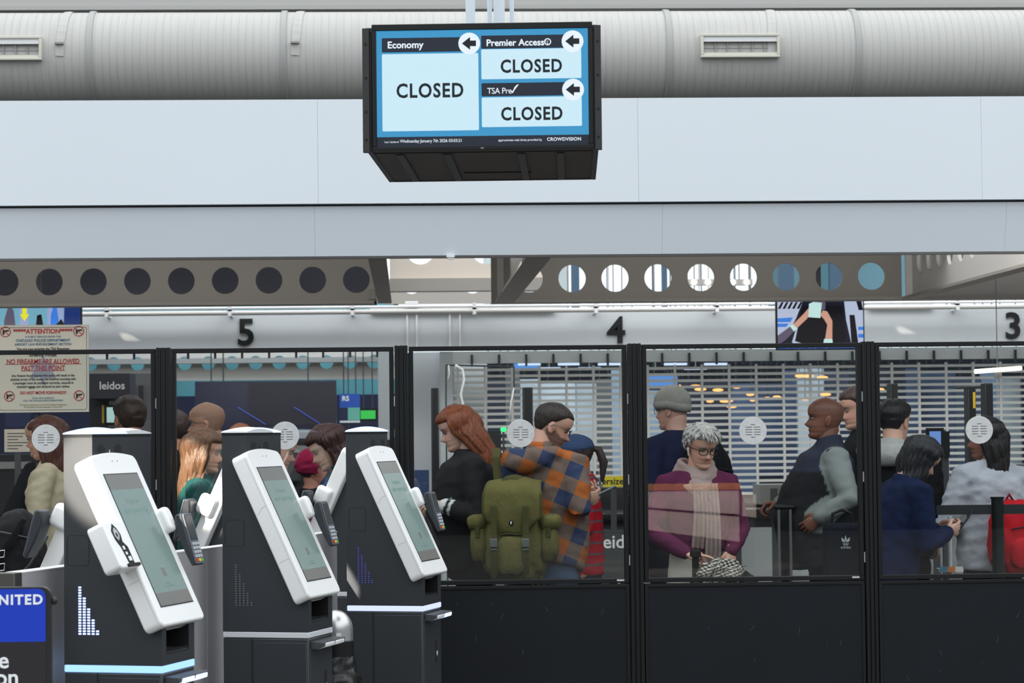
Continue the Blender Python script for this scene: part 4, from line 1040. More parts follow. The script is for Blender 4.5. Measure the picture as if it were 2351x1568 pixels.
# ------------------------------------------------------------------ domed bin with a black bag
bd = 10.1
c = atd(772, 1450, bd); 
bn = empty('litter_bin', (c.x, c.y, 0), 0, 'steel domed litter bin with a black bag, behind the middle kiosk', 'bin')
un_ = bd/5550; zdt = atd(772,1400,bd).z; R = .070
MB().tube([(0,0,.01),(0,0,zdt-.27)], R, 28).build('body', steel_m, bn, smooth=50)
dome = MB(); nseg = 28; prof = [(R*1.0, zdt-.125)] + [(R*cos(radians(a)), zdt-.085+.085*sin(radians(a))) for a in range(0, 91, 10)]
vs = []
for r_, z_ in prof:
    for j in range(nseg): vs.append((max(r_, .0005)*cos(2*pi*j/nseg), max(r_, .0005)*sin(2*pi*j/nseg), z_))
dome.add(vs, [(i*nseg+j, i*nseg+(j+1)%nseg, (i+1)*nseg+(j+1)%nseg, (i+1)*nseg+j) for i in range(len(prof)-1) for j in range(nseg)])
dome.build('dome_lid', mat('dome_steel', (190,190,190), .3, metal=.8), bn, smooth=50)
MB().tube([(0,0,zdt-.20),(0,0,zdt-.125)], R+.003, 28).build('lid_band', black_m, bn, smooth=50, bevel=.004)
MB().box(.002,.022,-R-.003,-R+.006, zdt-.115, zdt-.092).build('tag_plate', lens_m, bn)
bag = MB(); vs = []; ns_ = 40; nr = 18
for i in range(nr):
    t_ = i/(nr-1); z_ = zdt-.38+t_*.19; base_r = R+.004+.020*sin(pi*t_)*(1+.4*sin(6*t_))
    for j in range(ns_):
        a_ = 2*pi*j/ns_; rr_ = base_r*(1+.16*noise.noise(Vector((3*cos(a_), 3*sin(a_), t_*9)))+.08*noise.noise(Vector((9*cos(a_), 9*sin(a_), t_*16))))
        vs.append((rr_*cos(a_), rr_*sin(a_), z_))
bag.add(vs, [(i*ns_+j, i*ns_+(j+1)%ns_, (i+1)*ns_+(j+1)%ns_, (i+1)*ns_+j) for i in range(nr-1) for j in range(ns_)])
bag.build('bin_bag', mat('bag_plastic', (20,20,22), .38, bump=.25, bscale=25), bn, smooth=True)

# far right easel sign
YE = 13.2
a = at(2327, 1195, YE); b_ = at(2327, 1066, YE)
es = empty('easel_sign', (a.x, YE, 0), 0, 'white poster with a blue figure in a dark frame at the right edge', 'sign')
MB().box(0, .36, 0, .02, a.z, b_.z).build('frame', darkgrey_m, es, bevel=.004)
MB().box(.014, .346, -.002, .001, a.z+.012, b_.z-.012).build('poster', white_m, es)
zc_ = (a.z+b_.z)/2
MB().prism([(.03,zc_+.03),(.045,zc_+.04),(.05,zc_+.02),(.075,zc_+.045),(.1,zc_+.04),(.1,zc_-.07),(.055,zc_-.07),(.052,zc_-.03),(.035,zc_-.01)], -.0032, -.002, 'xz').build('figure', mat('poster_blue', (30,110,170), .5), es)
MB().box(.03,.1,-.0032,-.002, b_.z-.045, b_.z-.040).build('poster_line', red_m, es)
MB().tube([(.046,.012,0),(.046,.012,a.z)], .014, 12).build('post', steel_m, es, smooth=50)
MB().box(-.05,.3,-.12,.12,0,.012).build('base', darkgrey_m, es)
# ------------------------------------------------------------------ people
def interp(tab, z):
    if z <= tab[0][0]: return tab[0][1]
    for (a, va), (b, vb) in zip(tab, tab[1:]):
        if z <= b:
            t = (z-a)/(b-a); t = t*t*(3-2*t)*.5+t*.5; return va+(vb-va)*t
    return tab[-1][1]
XF = [(-.118,.045),(-.113,.072),(-.104,.086),(-.090,.087),(-.080,.080),(-.070,.086),(-.062,.087),(-.057,.083),(-.050,.089),(-.040,.086),(-.02,.083),(0,.081),(.012,.087),(.024,.093),(.045,.095),(.065,.090),(.085,.073),(.100,.050),(.111,.022),(.116,.0)]
XB = [(-.118,.020),(-.10,-.010),(-.08,-.040),(-.06,-.062),(-.03,-.082),(0,-.097),(.04,-.104),(.07,-.096),(.09,-.074),(.105,-.044),(.113,-.018),(.116,-.002)]
WD = [(-.118,.018),(-.110,.032),(-.09,.047),(-.06,.058),(-.03,.065),(0,.071),(.03,.076),(.06,.075),(.085,.062),(.1,.044),(.11,.024),(.116,.001)]
def g(x, s): return math.exp(-(x/s)**2)
def headpt(z, a, off=0):
    xf, xb, w = interp(XF, z), interp(XB, z), interp(WD, z)
    xm = (xf+xb)/2 - .006; af = xf-xm; ab = xm-xb
    c, s = cos(a), sin(a)
    p = 2.25
    k = (abs(c)**p+abs(s)**p)**(-1/p)
    x = xm+(af if c > 0 else ab)*c*k; y = w*s*k
    if c > 0:
        nz = 0
        if -.052 < z < .012:
            t = (.012-z)/.05
            nz = (.026*min(1, t)**1.3 if t < 1 else .026*(1-(t-1)/.28)) if t < 1.28 else 0
            nz *= g(y, .0085+.006*min(1, max(0, t)))
        x += nz
        x -= .010*g(abs(y)-.031, .014)*g(z+.004, .012)
        x += .004*g(abs(y)-.03, .02)*g(z-.018, .008)
        x += .003*g(abs(y)-.040, .02)*g(z+.035, .02)
    n = Vector((c, s*1.1, 0)).normalized()
    zz = z
    if off:
        top = max(0, (z-.05)/.066); n = (n*(1-top*.8)+Vector((0,0,top))).normalized()
        x += n.x*off; y += n.y*off; zz += n.z*off
    return Vector((x, y, zz))
ZS = [-.118,-.114,-.108,-.10,-.092,-.085,-.078,-.071,-.065,-.060,-.055,-.049,-.043,-.037,-.030,-.023,-.016,-.010,-.004,.002,.008,.014,.020,.028,.037,.047,.057,.067,.077,.087,.096,.103,.109,.113,.116]
NA = 48
ANG = []
for j in range(NA):
    u = 2*pi*j/NA; ANG.append(u-.42*sin(u))     # denser at the front
def mixc(a, b, t): return tuple(a[i]*(1-t)+b[i]*t for i in range(3))
def head_geo(b, Mh, skin, hairc=None, stubble=0, beard=None, scalp=0, lips=None, female=False):
    sk = lin(skin); vs = []; cs = []
    lipc = lin(lips) if lips else mixc(sk, (.25,.05,.04), .45)
    hc = lin(hairc) if hairc else (.02,.015,.01)
    for z in ZS:
        for a in ANG:
            p = headpt(z, a); c = sk; fr = cos(a) > 0
            if fr:
                c = mixc(c, (.55,.12,.08), .12*g(abs(p.y)-.042, .018)*g(z+.03, .02))
                c = mixc(c, lipc, .8*g(p.y, .022)*g(z+.061, .0075))
                c = mixc(c, (sk[0]*.25, sk[1]*.18, sk[2]*.18), .8*g(p.y, .02)*g(z+.0585, .0022))
                c = mixc(c, hc, .75*g(abs(p.y)-.033, .017)*g(z-.0165-.10*max(0,.02-abs(abs(p.y)-.035))*0, .0048))
                c = mixc(c, (sk[0]*.45, sk[1]*.4, sk[2]*.4), .5*g(abs(p.y)-.031, .016)*g(z+.003, .008))
            if beard and z < -.038+max(0, -p.x+.05)*.5 and p.x > -.03 and not (abs(p.y) < .022 and -.066 < z < -.053):
                c = mixc(c, lin(beard), .75)
            if stubble and p.x < .075 - max(0, .03-z)*.9 and z > -.05 and (z > .03 or p.x < .0): c = mixc(c, hc, stubble)
            vs.append(Mh @ p); cs.append(c)
    n = NA; k = len(ZS)
    fs = [(i*n+j, i*n+(j+1) % n, (i+1)*n+(j+1) % n, (i+1)*n+j) for i in range(k-1) for j in range(n)]
    fs += [tuple(range(n))[::-1], tuple(range((k-1)*n, k*n))]
    b.add(vs, fs, cs)
    # ears
    for s in (-1, 1):
        R = Matrix.Rotation(s*radians(18), 3, 'Z') @ Matrix.Rotation(radians(-12), 3, 'Y')
        M3 = Mh.to_3x3() @ R
        b.ell(Mh @ Vector((-.010, s*.0735, -.012)), (.018,.0075,.031), 12, 8, mixc(sk, (.5,.1,.06), .12), M3)
        b.ell(Mh @ Vector((-.006, s*.0800, -.010)), (.009,.003,.018), 8, 6, mixc(sk, (.1,.03,.02), .5), M3)
def eyes_geo(Mh, parent, down=False):
    b = MB()
    for s in (-1, 1):
        c = Vector((.0705, s*.031, -.002))
        b.ell(Mh @ c, (.0112,.0112,.0060 if not down else .003), 12, 8, lin((176,168,160)))
        b.ell(Mh @ (c+Vector((.0072, 0, -.001 if not down else -.0015))), (.0056,.0056,.0052 if not down else .0028), 10, 6, lin((38,26,20)))
        b.tube([Mh @ Vector((.0745, s*.018,.0015)), Mh @ Vector((.0845, s*.031,.0058 if not down else .001)), Mh @ Vector((.071, s*.045,.000))], .0013, 5, col=lin((30,20,16)))
    b.build('eyes', vcmat('eye', .2, bump=0), parent, smooth=True, cols=True)
def hand_geo(b, W, fwd, palm, side, col, curl=.6, sc=1.0, nail=None, spread=.06, point=None):
    """W wrist, fwd hand direction, palm = direction the palm faces, side=+1 thumb on +(palm x fwd)"""
    f = Vector(fwd).normalized(); p = Vector(palm); p = (p-f*p.dot(f)).normalized(); t = p.cross(f)*side
    def P(a, b_, c): return W+f*a*sc+t*b_*sc+p*c*sc
    cc = lin(col)
    b.rtube([P(-.03,0,0), P(.012,.0,0), P(.045,.002,.0), P(.080,.0,.002)], [(.024*sc,.020*sc),(.030*sc,.017*sc),(.040*sc,.015*sc),(.038*sc,.013*sc)], 12, cc, up=tuple(t))
    L = ((.044,.026,.020),(.048,.030,.022),(.045,.027,.021),(.036,.021,.018))
    for i in range(4):
        y = .029-.0195*i; x = .080-(.004,0,.003,.010)[i]; cu = curl*(1+.1*i)
        if point is not None and i in point: cu = .15
        a = 0.25*cu; q = P(x-.012, y, .001); pts = [q, P(x, y, .001)]; cur = P(x, y, .001)
        for k in range(3):
            a += cu*(.55,.95,.6)[k]; d = f*cos(a)+p*sin(a)+t*(spread*(1.5-i))*cos(a); cur = cur+d.normalized()*L[i][k]*sc; pts.append(cur)
        b.rtube(pts, [.0098*sc,.0098*sc,.0088*sc,.0080*sc,.0070*sc], 8, cc)
    q = [P(.008,.022,.004), P(.030,.042,.012), P(.056,.050,.024+.01*curl), P(.078,.044,.034+.012*curl)]
    b.rtube(q, [.014*sc,.0125*sc,.0105*sc,.0085*sc], 8, cc)

cloth_cache = {}
def remesh(b, name, m, parent, vox=.012, sm=4, cols=False, fold=.0, colf=None, seed=0):
    o = b.build(name, m, parent)
    md = o.modifiers.new('r', 'REMESH'); md.mode = 'VOXEL'; md.voxel_size = vox; md.use_smooth_shade = True
    if sm:
        s = o.modifiers.new('s', 'SMOOTH'); s.iterations = sm; s.factor = .5
    dg = bpy.context.evaluated_depsgraph_get(); me = D.meshes.new_from_object(o.evaluated_get(dg)); o.modifiers.clear()
    old = o.data; o.data = me; me.name = name; D.meshes.remove(old)
    n = len(me.vertices)
    if fold:
        nr = [v.normal.copy() for v in me.vertices]
        for i, v in enumerate(me.vertices):
            c = v.co
            q = noise.noise(Vector((c.x*9+seed, c.y*9, c.z*22+c.x*8)))+.5*noise.noise(Vector((c.x*22, c.y*22+seed, c.z*34)))
            v.co = c+nr[i]*(q*fold)
    if colf:
        ca = me.color_attributes.new('Col', 'FLOAT_COLOR', 'POINT'); flat = []
        for v in me.vertices: c = colf(v.co); flat += [c[0], c[1], c[2], 1]
        ca.data.foreach_set('color', flat)
    me.shade_smooth()
    return o
def clothmat(name, rgb, rough=.85, bs=30, bump=.35, var=.10, spec=.10):
    return mat('cloth_'+name, rgb, rough, bump=bump, bscale=bs, var=var, vscale=6, spec=spec)
def skinmat(): return vcmat('skin', .5, bump=.06, bscale=120, sss=.06)

def hair_shell(b, Mh, th, style, seed=0, n_=.25):
    """style: function (x,y,z)->amount of hair 0..1"""
    vs = []; 
    for z in ZS[6:]:
        for a in ANG:
            p0 = headpt(z, a); m = style(p0.x, p0.y, z)
            q = noise.noise(Vector((p0.x*45+seed, p0.y*45, p0.z*45)))*n_+noise.noise(Vector((p0.x*130, p0.y*130+seed, p0.z*60)))*n_*.5
            off = th*m*(1+q) - .006*(1-m)
            vs.append(Mh @ headpt(z, a, off))
    n = NA; k = len(ZS)-6
    fs = [(i*n+j, i*n+(j+1) % n, (i+1)*n+(j+1) % n, (i+1)*n+j) for i in range(k-1) for j in range(n)]
    fs += [tuple(range(n))[::-1], tuple(range((k-1)*n, k*n))]
    b.add(vs, fs)
def sstep(a, b, x): t = max(0, min(1, (x-a)/(b-a))); return t*t*(3-2*t)
def short_style(x, y, z, hl=.058, fade=.0):
    line = hl if x > .05 else (hl*(x+.0)/.05+(1-x/.05)*.012 if x > 0 else (.012 if x > -.02 else -.055))
    if x < -.02: line = .012 - (min(1, (-.02-x)/.03))*.067
    return sstep(line-.012, line+.022, z)
def buzz_style(x, y, z): return short_style(x, y, z)
def long_style(x, y, z): 
    if x > .045: line = .055
    elif x > .0: line = .055-(.045-x)/.045*.10
    else: line = -.09
    return sstep(line-.006, line+.008, z)
def mantle(b, Mh, z0, L, th, a0=62, wid=1.12, back=.03, n=44, droop=1, wave=.006, seed=0, taper=.85, upright=.7):
    """curtain of hair round the back of the head from height z0 down by L"""
    vs = []; rows = 20; hz = Mh.translation
    R3 = Mh.to_3x3()
    yaw = atan2(R3[1][0], R3[0][0]); Ry = Matrix.Rotation(yaw, 3, 'Z')
    for i in range(rows):
        t = i/(rows-1); z = z0-L*t
        for j in range(n):
            a = radians(a0+(360-2*a0)*j/(n-1))
            zz = max(z, -.02); p = headpt(max(zz, -.03), a)
            r = Vector((p.x, p.y, 0))
            if z < -.02:
                k = min(1, (-.02-z)/.12); r = Vector((p.x*(1-.25*k)-back*k, p.y*(wid*(1-k*(1-taper))), 0))
            s_ = .010+th*(1+.30*sin(j*2.3+seed+t*2)+.25*sin(j*5.1+t*3))*(sstep(0,.25,t)*.9+.1)
            d = Vector((cos(a), sin(a), 0)); q = r+d*s_+Vector((0, 0, 0))
            q += d*wave*sin(t*9+seed+j*.15)
            w1 = Vector((q.x, q.y, z))
            A = R3 @ w1; B = Ry @ w1
            k2 = sstep(.02, -.10, z)*upright if upright else 0
            k2 = upright*max(0, min(1, (.02-z)/.12))
            # keep attached: rotate pivot
            vs.append(hz+A*(1-k2)+(B+(R3 @ Vector((0,0,-.02))-Ry @ Vector((0,0,-.02))))*k2)
    fs = [(i*n+j, i*n+j+1, (i+1)*n+j+1, (i+1)*n+j) for i in range(rows-1) for j in range(n-1)]
    b.add(vs, fs)
def glasses(Mh, parent, m, r=.021, thick=.0018, rx=.024, round_=False):
    b = MB()
    for s in (-1, 1):
        pts = []
        for k in range(21):
            a = 2*pi*k/20; ca, sa = cos(a), sin(a); q = 2 if round_ else 3
            kk = (abs(ca)**q+abs(sa)**q)**(-1/q)
            pts.append(Mh @ Vector((.098-.25*(abs(ca*rx*kk+.031)-.0)**2*6*0-(.010 if ca*s > 0 else 0)*abs(ca), s*.031+ca*rx*kk, -.004+sa*r*kk*.9)))
        b.tube(pts, thick, 6, False)
        b.tube([Mh @ Vector((.092, s*.056, .004)), Mh @ Vector((.05, s*.073, .003)), Mh @ Vector((-.004, s*.083, .003)), Mh @ Vector((-.018, s*.080, -.01))], thick*.9, 6)
    b.tube([Mh @ Vector((.098, -.009, .0)), Mh @ Vector((.104, 0, .003)), Mh @ Vector((.098, .009, .0))], thick, 6)
    b.build('glasses', m, parent, smooth=True)

def person(label, px, py, Y, face, H=None, pitch=0, hyaw=0, skin=(205,160,138), lean=0, arms=None, jacket=(40,42,48), jm=None, trousers=(30,32,38),
           hair='short', hairc=(60,44,34), width=1.0, depth=1.0, belly=0.0, specs=None, stubble=0, beard=None, down=False, head=1.0, hands=True, colf=None, hcurl=.7,
           fold=.006, bulk=1.0, ch=.022, hairlen=.35, lips=None, collar=True, hat=None, hem=.50, hairback=.03, extra=None, kind='jacket', twist=0, tall=None, legs=True):
    """px,py: crown of the head in the photo; Y distance; face heading in degrees (0 = +X, 90 = away, 180 = -X, 270 = towards camera)"""
    crown = at(px, py, Y)
    S = 1.0
    # local build at H=1.75 then scaled
    H0 = 1.75; la = radians(lean)
    hip = Vector((0,0,.92)); 
    def lean_pt(x, y, z):
        if z <= .92: return Vector((x, y, z))
        dx, dz = x, z-.92; return Vector((dx*cos(la)+dz*sin(la), y, .92+dz*cos(la)-dx*sin(la)))
    nb = lean_pt(-.01, 0, 1.475); pr = radians(pitch)
    hy = radians(hyaw)
    Rh = Matrix.Rotation(hy, 3, 'Z') @ Matrix.Rotation(pr, 3, 'Y')
    piv = Vector((nb.x+.015*cos(la)+.03*sin(la), 0, nb.z+.050))
    hc = piv + Rh @ (Vector((.005+.008, 0, .088))*head) + Vector((.02*sin(pr),0,0))
    top = max((hc + Rh @ (headpt(z, a)*head)).z for z in (.116,.10,.08,.05) for a in (0, pi, pi/2))
    s = crown.z/top
    wz = radians(face)
    # horizontal: place head centre under the crown pixel
    hx = Matrix.Rotation(wz, 3, 'Z') @ Vector((hc.x*s, hc.y*s, 0))
    e = empty('person', (crown.x-hx.x, crown.y-hx.y, 0), wz, label, 'person'); e.scale = (s, s, s)
    Mh = Matrix.Translation(hc) @ Rh.to_4x4() @ Matrix.Scale(head, 4)
    sk = lin(skin)
    # body skin mesh
    b = MB(); head_geo(b, Mh, skin, hairc, stubble, beard, lips=lips)
    b.rtube([lean_pt(-.02,0,1.40), nb, piv+Vector((.0,0,-.01)), hc+Rh @ Vector((-.02,0,-.055))], [(.07,.06),(.062*(.9+.1*width),.060),(.055,.057),(.055,.060)], 18, sk, up=(0,1,0))
    W_ = width
    sh = {}
    A = arms or {}
    dfl = {'L': ((-.02,.235,1.15),(.12,.20,.95)), 'R': ((-.02,-.235,1.15),(.12,-.20,.95))}
    joints = {}
    for sd, sg_ in (('L', 1), ('R', -1)):
        el, wr = (A.get(sd) or dfl[sd])[:2]; opt = (A.get(sd) or ())[2:] 
        S0 = lean_pt(-.01, sg_*.175*W_, 1.40)
        joints[sd] = (S0, Vector(el), Vector(wr), opt[0] if opt else {})
        E, Wp = Vector(el), Vector(wr)
        if hands:
            b.rtube([S0, E, E.lerp(Wp, .5), Wp], [.04,.036,.034,.024], 10, sk)
            o = joints[sd][3]
            fw = Vector(o.get('f', (Wp-E))); pl = Vector(o.get('p', (0, -sg_, -.2)))
            # thumb side so that thumb points up/inward
            tdir = Vector(o.get('t', (0.3, 0, 1)))
            f_ = fw.normalized(); p_ = (pl-f_*pl.dot(f_)).normalized(); side = 1 if p_.cross(f_).dot(tdir) > 0 else -1
            hand_geo(b, Wp, f_, p_, side, skin, o.get('c', hcurl), .95*head, point=o.get('pt'))
    b.tube([(0,0,.90),(0,0,1.2),lean_pt(-.01,0,1.42)], [(.12,.09),(.11,.08),(.10,.06)], 12, True, sk)
    for sg_ in (-1, 1): b.tube([(0,sg_*.09,.92),(.01,sg_*.09,.50),(-.01,sg_*.09,.09)], [.07,.05,.035], 10, True, sk)
    b.build('body', skinmat(), e, smooth=60, cols=True)
    eyes_geo(Mh, e, down)
    # upper garment
    if jm is None: jm = clothmat('%d_%d_%d' % jacket, jacket)
    j = MB(); w = W_; d_ = depth
    rings = [(hem*1.75, .175*w, .130*d_+belly*.3, belly*.2), (.98, .178*w, .135*d_+belly*.8, belly*.6), (1.08, .172*w, .130*d_+belly, belly*.9), (1.20, .178*w, .130*d_+belly*.6, belly*.5), (1.32, .195*w, .130*d_, .01), (1.40, .180*w, .110*d_, 0), (1.45, .125*w, .085, -.005), (1.485, .080*(.6+.4*w), .070, -.008)]
    if hem > .55: rings = [(hem*1.75, .178*w, .135*d_+belly*.8, belly*.6)]+[r_ for r_ in rings if r_[0] > hem*1.75+.04]
    pts = []; rad = []
    for z, ww, dd, cx_ in rings:
        pts.append(lean_pt(cx_, 0, z)); rad.append((ww*bulk if z < 1.44 else ww, dd*bulk if z < 1.44 else dd))
    j.tube(pts, rad, 28, True, up=(0,1,0))
    for sd in ('L','R'):
        S0, E, Wp, o = joints[sd]; sg_ = 1 if sd == 'L' else -1
        S1 = lean_pt(-.01, sg_*.10*W_, 1.415)
        mid1 = S0.lerp(E, .5); mid2 = E.lerp(Wp, .5)
        j.rtube([S1, S0, mid1, E, mid2, Wp-(Wp-E).normalized()*.015], [.062*bulk,.073*bulk,.064*bulk,.056*bulk,.051*bulk,.042*bulk], 14)
    if collar: j.tube([lean_pt(-.015,0,1.45), nb+Vector((-.005,0,ch))], [(.085,.08),(.068 if ch < .03 else .062,.066)], 18, True, up=(0,1,0))
    if extra: extra(j, lean_pt)
    cf = None
    if colf: cf = lambda c: colf(c, joints, hc)
    remesh(j, kind, jm, e, .0125, 3, fold=fold, colf=cf, seed=px*.37)
    # trousers and shoes
    if legs:
        tm = clothmat('t_%d_%d_%d' % trousers, trousers); t = MB()
        t.tube([(0,0,.80),(0,0,.90),(0,0,1.0),(0,0,1.06)], [(.165*w,.115*d_),(.168*w,.120*d_),(.158*w,.115*d_),(.15*w,.11*d_)], 24, True, up=(0,1,0))
        for sg_ in (-1, 1): t.rtube([(0,sg_*.085*w,.84),(.01,sg_*.095,.50),(-.01,sg_*.10,.10)], [.092*w,.066,.055], 14)
        remesh(t, 'trousers', tm, e, .016, 3, fold=.004, seed=px)
        for sg_ in (-1, 1):
            q = MB().rtube([(-.06,sg_*.10,.045),(.03,sg_*.105,.045),(.15,sg_*.115,.035)], [(.038,.045),(.042,.04),(.036,.028)], 12, up=(0,1,0))
            q.build('shoe', mat('shoe_dark', (32,30,30), .5), e, smooth=True)
    # hair
    hm = mat('hair_%d_%d_%d' % hairc, hairc, .42, bump=.6, bscale=14, var=.30, vscale=9, stretch=(9,9,1.0), spec=.35)
    hb = MB()
    if hair == 'short': hair_shell(hb, Mh, .012, short_style, px, .5)
    elif hair == 'buzz': hair_shell(hb, Mh, .006, buzz_style, px, .1)
    elif hair == 'tousled': hair_shell(hb, Mh, .020, lambda x,y,z: short_style(x,y,z,.060), px, .6)
    elif hair in ('long','bob','ponytail'):
        hair_shell(hb, Mh, .012 if hair == 'ponytail' else .017, long_style, px, .18)
    if hb.v and hat != 'beanie': hb.build('hair', hm, e, smooth=True)
    if hair == 'tousled':
        q = MB(); r_ = random.Random(5)
        for i in range(420):
            z = r_.uniform(-.01, .114); a = r_.uniform(-pi, pi); p0 = headpt(z, a)
            if short_style(p0.x, p0.y, z, .062) < .8: continue
            o_ = headpt(z, a, .016); t2 = headpt(max(-.02, z-r_.uniform(.015,.032)), a+r_.uniform(-.15,.15), .026)+Vector((r_.uniform(0,.014), 0, 0))
            q.tube([Mh@o_, Mh@(o_.lerp(t2,.6)+Vector((0,0,.003))), Mh@t2], [.007,.0055,.0010], 5)
        q.build('hair_tufts', hm, e, smooth=True)['kind'] = 'stuff'
    if hair in ('long','bob'):
        q = MB(); mantle(q, Mh, .092, hairlen+.045, .012, a0=80 if hair == 'bob' else 64, seed=px, wave=.004 if hairlen < .3 else .010, back=hairback)
        q.build('hair_lengths', hm, e, smooth=True, solid=.012)
        q = MB(); mantle(q, Mh, .075, hairlen*.96+.04, .018, a0=88 if hair == 'bob' else 70, seed=px+2, wave=.008, taper=.8, back=hairback)
        q.build('hair_lengths', hm, e, smooth=True, solid=.008)
    if hair == 'ponytail':
        q = MB(); c0 = Mh @ Vector((-.10,0,.03))
        q.rtube([c0, c0+Vector((-.045,0,-.01)), c0+Vector((-.075,0,-.09)), c0+Vector((-.065,0,-.20))], [(.020,.018),(.032,.026),(.036,.028),(.014,.012)], 14)
        q.build('ponytail', hm, e, smooth=True)
    if specs: glasses(Mh, e, specs[0], r=.019, thick=(specs[1] if specs[1] < .01 else .0016), rx=specs[2], round_=specs[3] if len(specs) > 3 else False)
    if hat:
        q = MB()
        if hat == 'beanie':
            hm2 = clothmat('beanie', (156,154,148), bs=90, var=.22)
            hair_shell(q, Mh @ Matrix.Diagonal((1,1,1.13,1)), .010, lambda x,y,z: sstep(.010, .016, z+(.03 if x < -.02 else 0)*sstep(0,-.05,x)), px, .12)
            q.build('beanie', hm2, e, smooth=True)
            q = MB(); vs = []
            for i, (zo, of) in enumerate(((.0,.007),(-.002,.012),(.02,.015),(.040,.015),(.043,.009))):
                for a in ANG:
                    p0 = headpt(.02, a); zz = .004+zo+(.0 if p0.x > 0 else p0.x*.28); p1 = headpt(max(zz, -.01), a, of); vs.append(Mh @ Vector((p1.x,p1.y,zz)))
            q.add(vs, [(i*NA+j_, i*NA+(j_+1)%NA, (i+1)*NA+(j_+1)%NA, (i+1)*NA+j_) for i in range(4) for j_ in range(NA)])
            q.build('beanie_cuff', hm2, e, smooth=True)
        elif hat == 'cap':
            cm = clothmat('cap', (66,84,120), bs=60)
            hair_shell(q, Mh, .018, lambda x,y,z: sstep(.024, .030, z), px, .02); q.build('cap', cm, e, smooth=True)
            q = MB(); vs = []
            for i in range(7):
                for j_ in range(13):
                    y = -.065+.13*j_/12; x0_ = .078+.02*(1-(y/.065)**2); x1_ = x0_+.062*(1-(abs(y)/.068)**2.5); vs.append(Mh @ Vector((x0_+(x1_-x0_)*i/6-.01, y, .034-.010*i/6-.012*(y/.065)**2)))
            q.add(vs, [(i*13+j_, (i+1)*13+j_, (i+1)*13+j_+1, i*13+j_+1) for i in range(6) for j_ in range(12)]); q.build('cap_brim', cm, e, smooth=True, solid=.004)
        elif hat == 'knit':
            hair_shell(q, Mh, .026, lambda x,y,z: sstep(.018, .026, z+(.05 if x < 0 else 0)), px, .35)
            q.build('knit_hat', clothmat('knit', (150,34,72), bs=90, var=.2), e, smooth=True)
    return e, Mh, joints, s
def sleeve_amount(c, joints):
    m = 9
    for sd in ('L','R'):
        S0, E, W_, o = joints[sd]
        for a, b in ((S0, E), (E, W_)):
            ab = b-a; t = max(0, min(1, (c-a).dot(ab)/ab.length_squared)); m = min(m, (c-(a+ab*t)).length)
    return m
def wpt(e, p):
    s = e.scale[0]; return Matrix.Rotation(e.rotation_euler[2], 3, 'Z') @ (Vector(p)*s) + e.location
# ------------------------------------------------------------------ patterned cloths
def patmat(name, kind, cols_, sc=9.0, dirx=(.7,.8), rough=.85):
    m = clothmat(name, cols_[0], rough); n = m.node_tree; p = n.nodes['Principled BSDF']
    t = n.nodes.new('ShaderNodeTexCoord'); s = n.nodes.new('ShaderNodeSeparateXYZ'); n.links.new(t.outputs['Object'], s.inputs[0])
    def mth(op, a, b=None, v=None):
        q = n.nodes.new('ShaderNodeMath'); q.operation = op
        n.links.new(a, q.inputs[0])
        if b is not None: n.links.new(b, q.inputs[1])
        if v is not None: q.inputs[1].default_value = v
        return q.outputs[0]
    def mixn(f, a, b):
        q = n.nodes.new('ShaderNodeMix'); q.data_type = 'RGBA'; n.links.new(f, q.inputs[0])
        for i, v in ((6, a), (7, b)):
            if isinstance(v, tuple): q.inputs[i].default_value = lin(v)+(1,)
            else: n.links.new(v, q.inputs[i])
        return q.outputs[2]
    def band(src, k, duty, off=0):
        a = mth('MULTIPLY', src, v=k); a = mth('ADD', a, v=off+100); a = mth('FRACT', a); return mth('LESS_THAN', a, v=duty)
    z = s.outputs['Z']; xy = mth('ADD', mth('MULTIPLY', s.outputs['X'], v=dirx[0]), mth('MULTIPLY', s.outputs['Y'], v=dirx[1]))
    if kind == 'plaid':
        z2 = mth('ADD', mth('MULTIPLY', z, v=.92), mth('MULTIPLY', xy, v=.38)); xy = mth('SUBTRACT', mth('MULTIPLY', xy, v=.92), mth('MULTIPLY', z, v=.38))
        a = band(z2, sc, .5); b = band(xy, sc, .5, .2)
        both = mth('MULTIPLY', a, b); nei = mth('MULTIPLY', mth('SUBTRACT', a, v=1), mth('SUBTRACT', b, v=1))
        c = mixn(nei, mixn(both, cols_[0], cols_[1]), cols_[2])
        if len(cols_) > 3:
            c = mixn(band(z2, sc, .06, .3), c, cols_[3]); c = mixn(band(xy, sc, .06, .5), c, cols_[3])
    elif kind == 'stripe':
        c = mixn(band(z, sc, .22), cols_[0], cols_[1])
    elif kind == 'check':
        a = band(z, sc, .5); b = band(xy, sc, .5); both = mth('MULTIPLY', a, b); anyb = mth('MAXIMUM', a, b)
        c = mixn(both, mixn(anyb, cols_[0], cols_[1]), cols_[2])
    n.links.new(c, p.inputs['Base Color'])
    return m
def phone(loc, rot, label, m=None, L=.15):
    b = MB().prism(rrect(-.037,.037,-L/2,L/2,.009), -.0045,.0045, 'xy'); o = b.build('phone', m or mat('phone_black', (26,28,32), .25), None, bevel=.002)
    MB().prism(rrect(-.033,.033,-L/2+.004,L/2-.004,.006), .0046,.0052, 'xy').build('screen', mat('phone_screen', (40,44,52), .1), o)
    o.location = loc; o.rotation_euler = rot; return tag(o, label, 'phone')
DK = (30,31,35)
blackg = mat('glasses_black', (16,16,18), .3); wire = mat('glasses_wire', (60,64,72), .3, metal=.5)

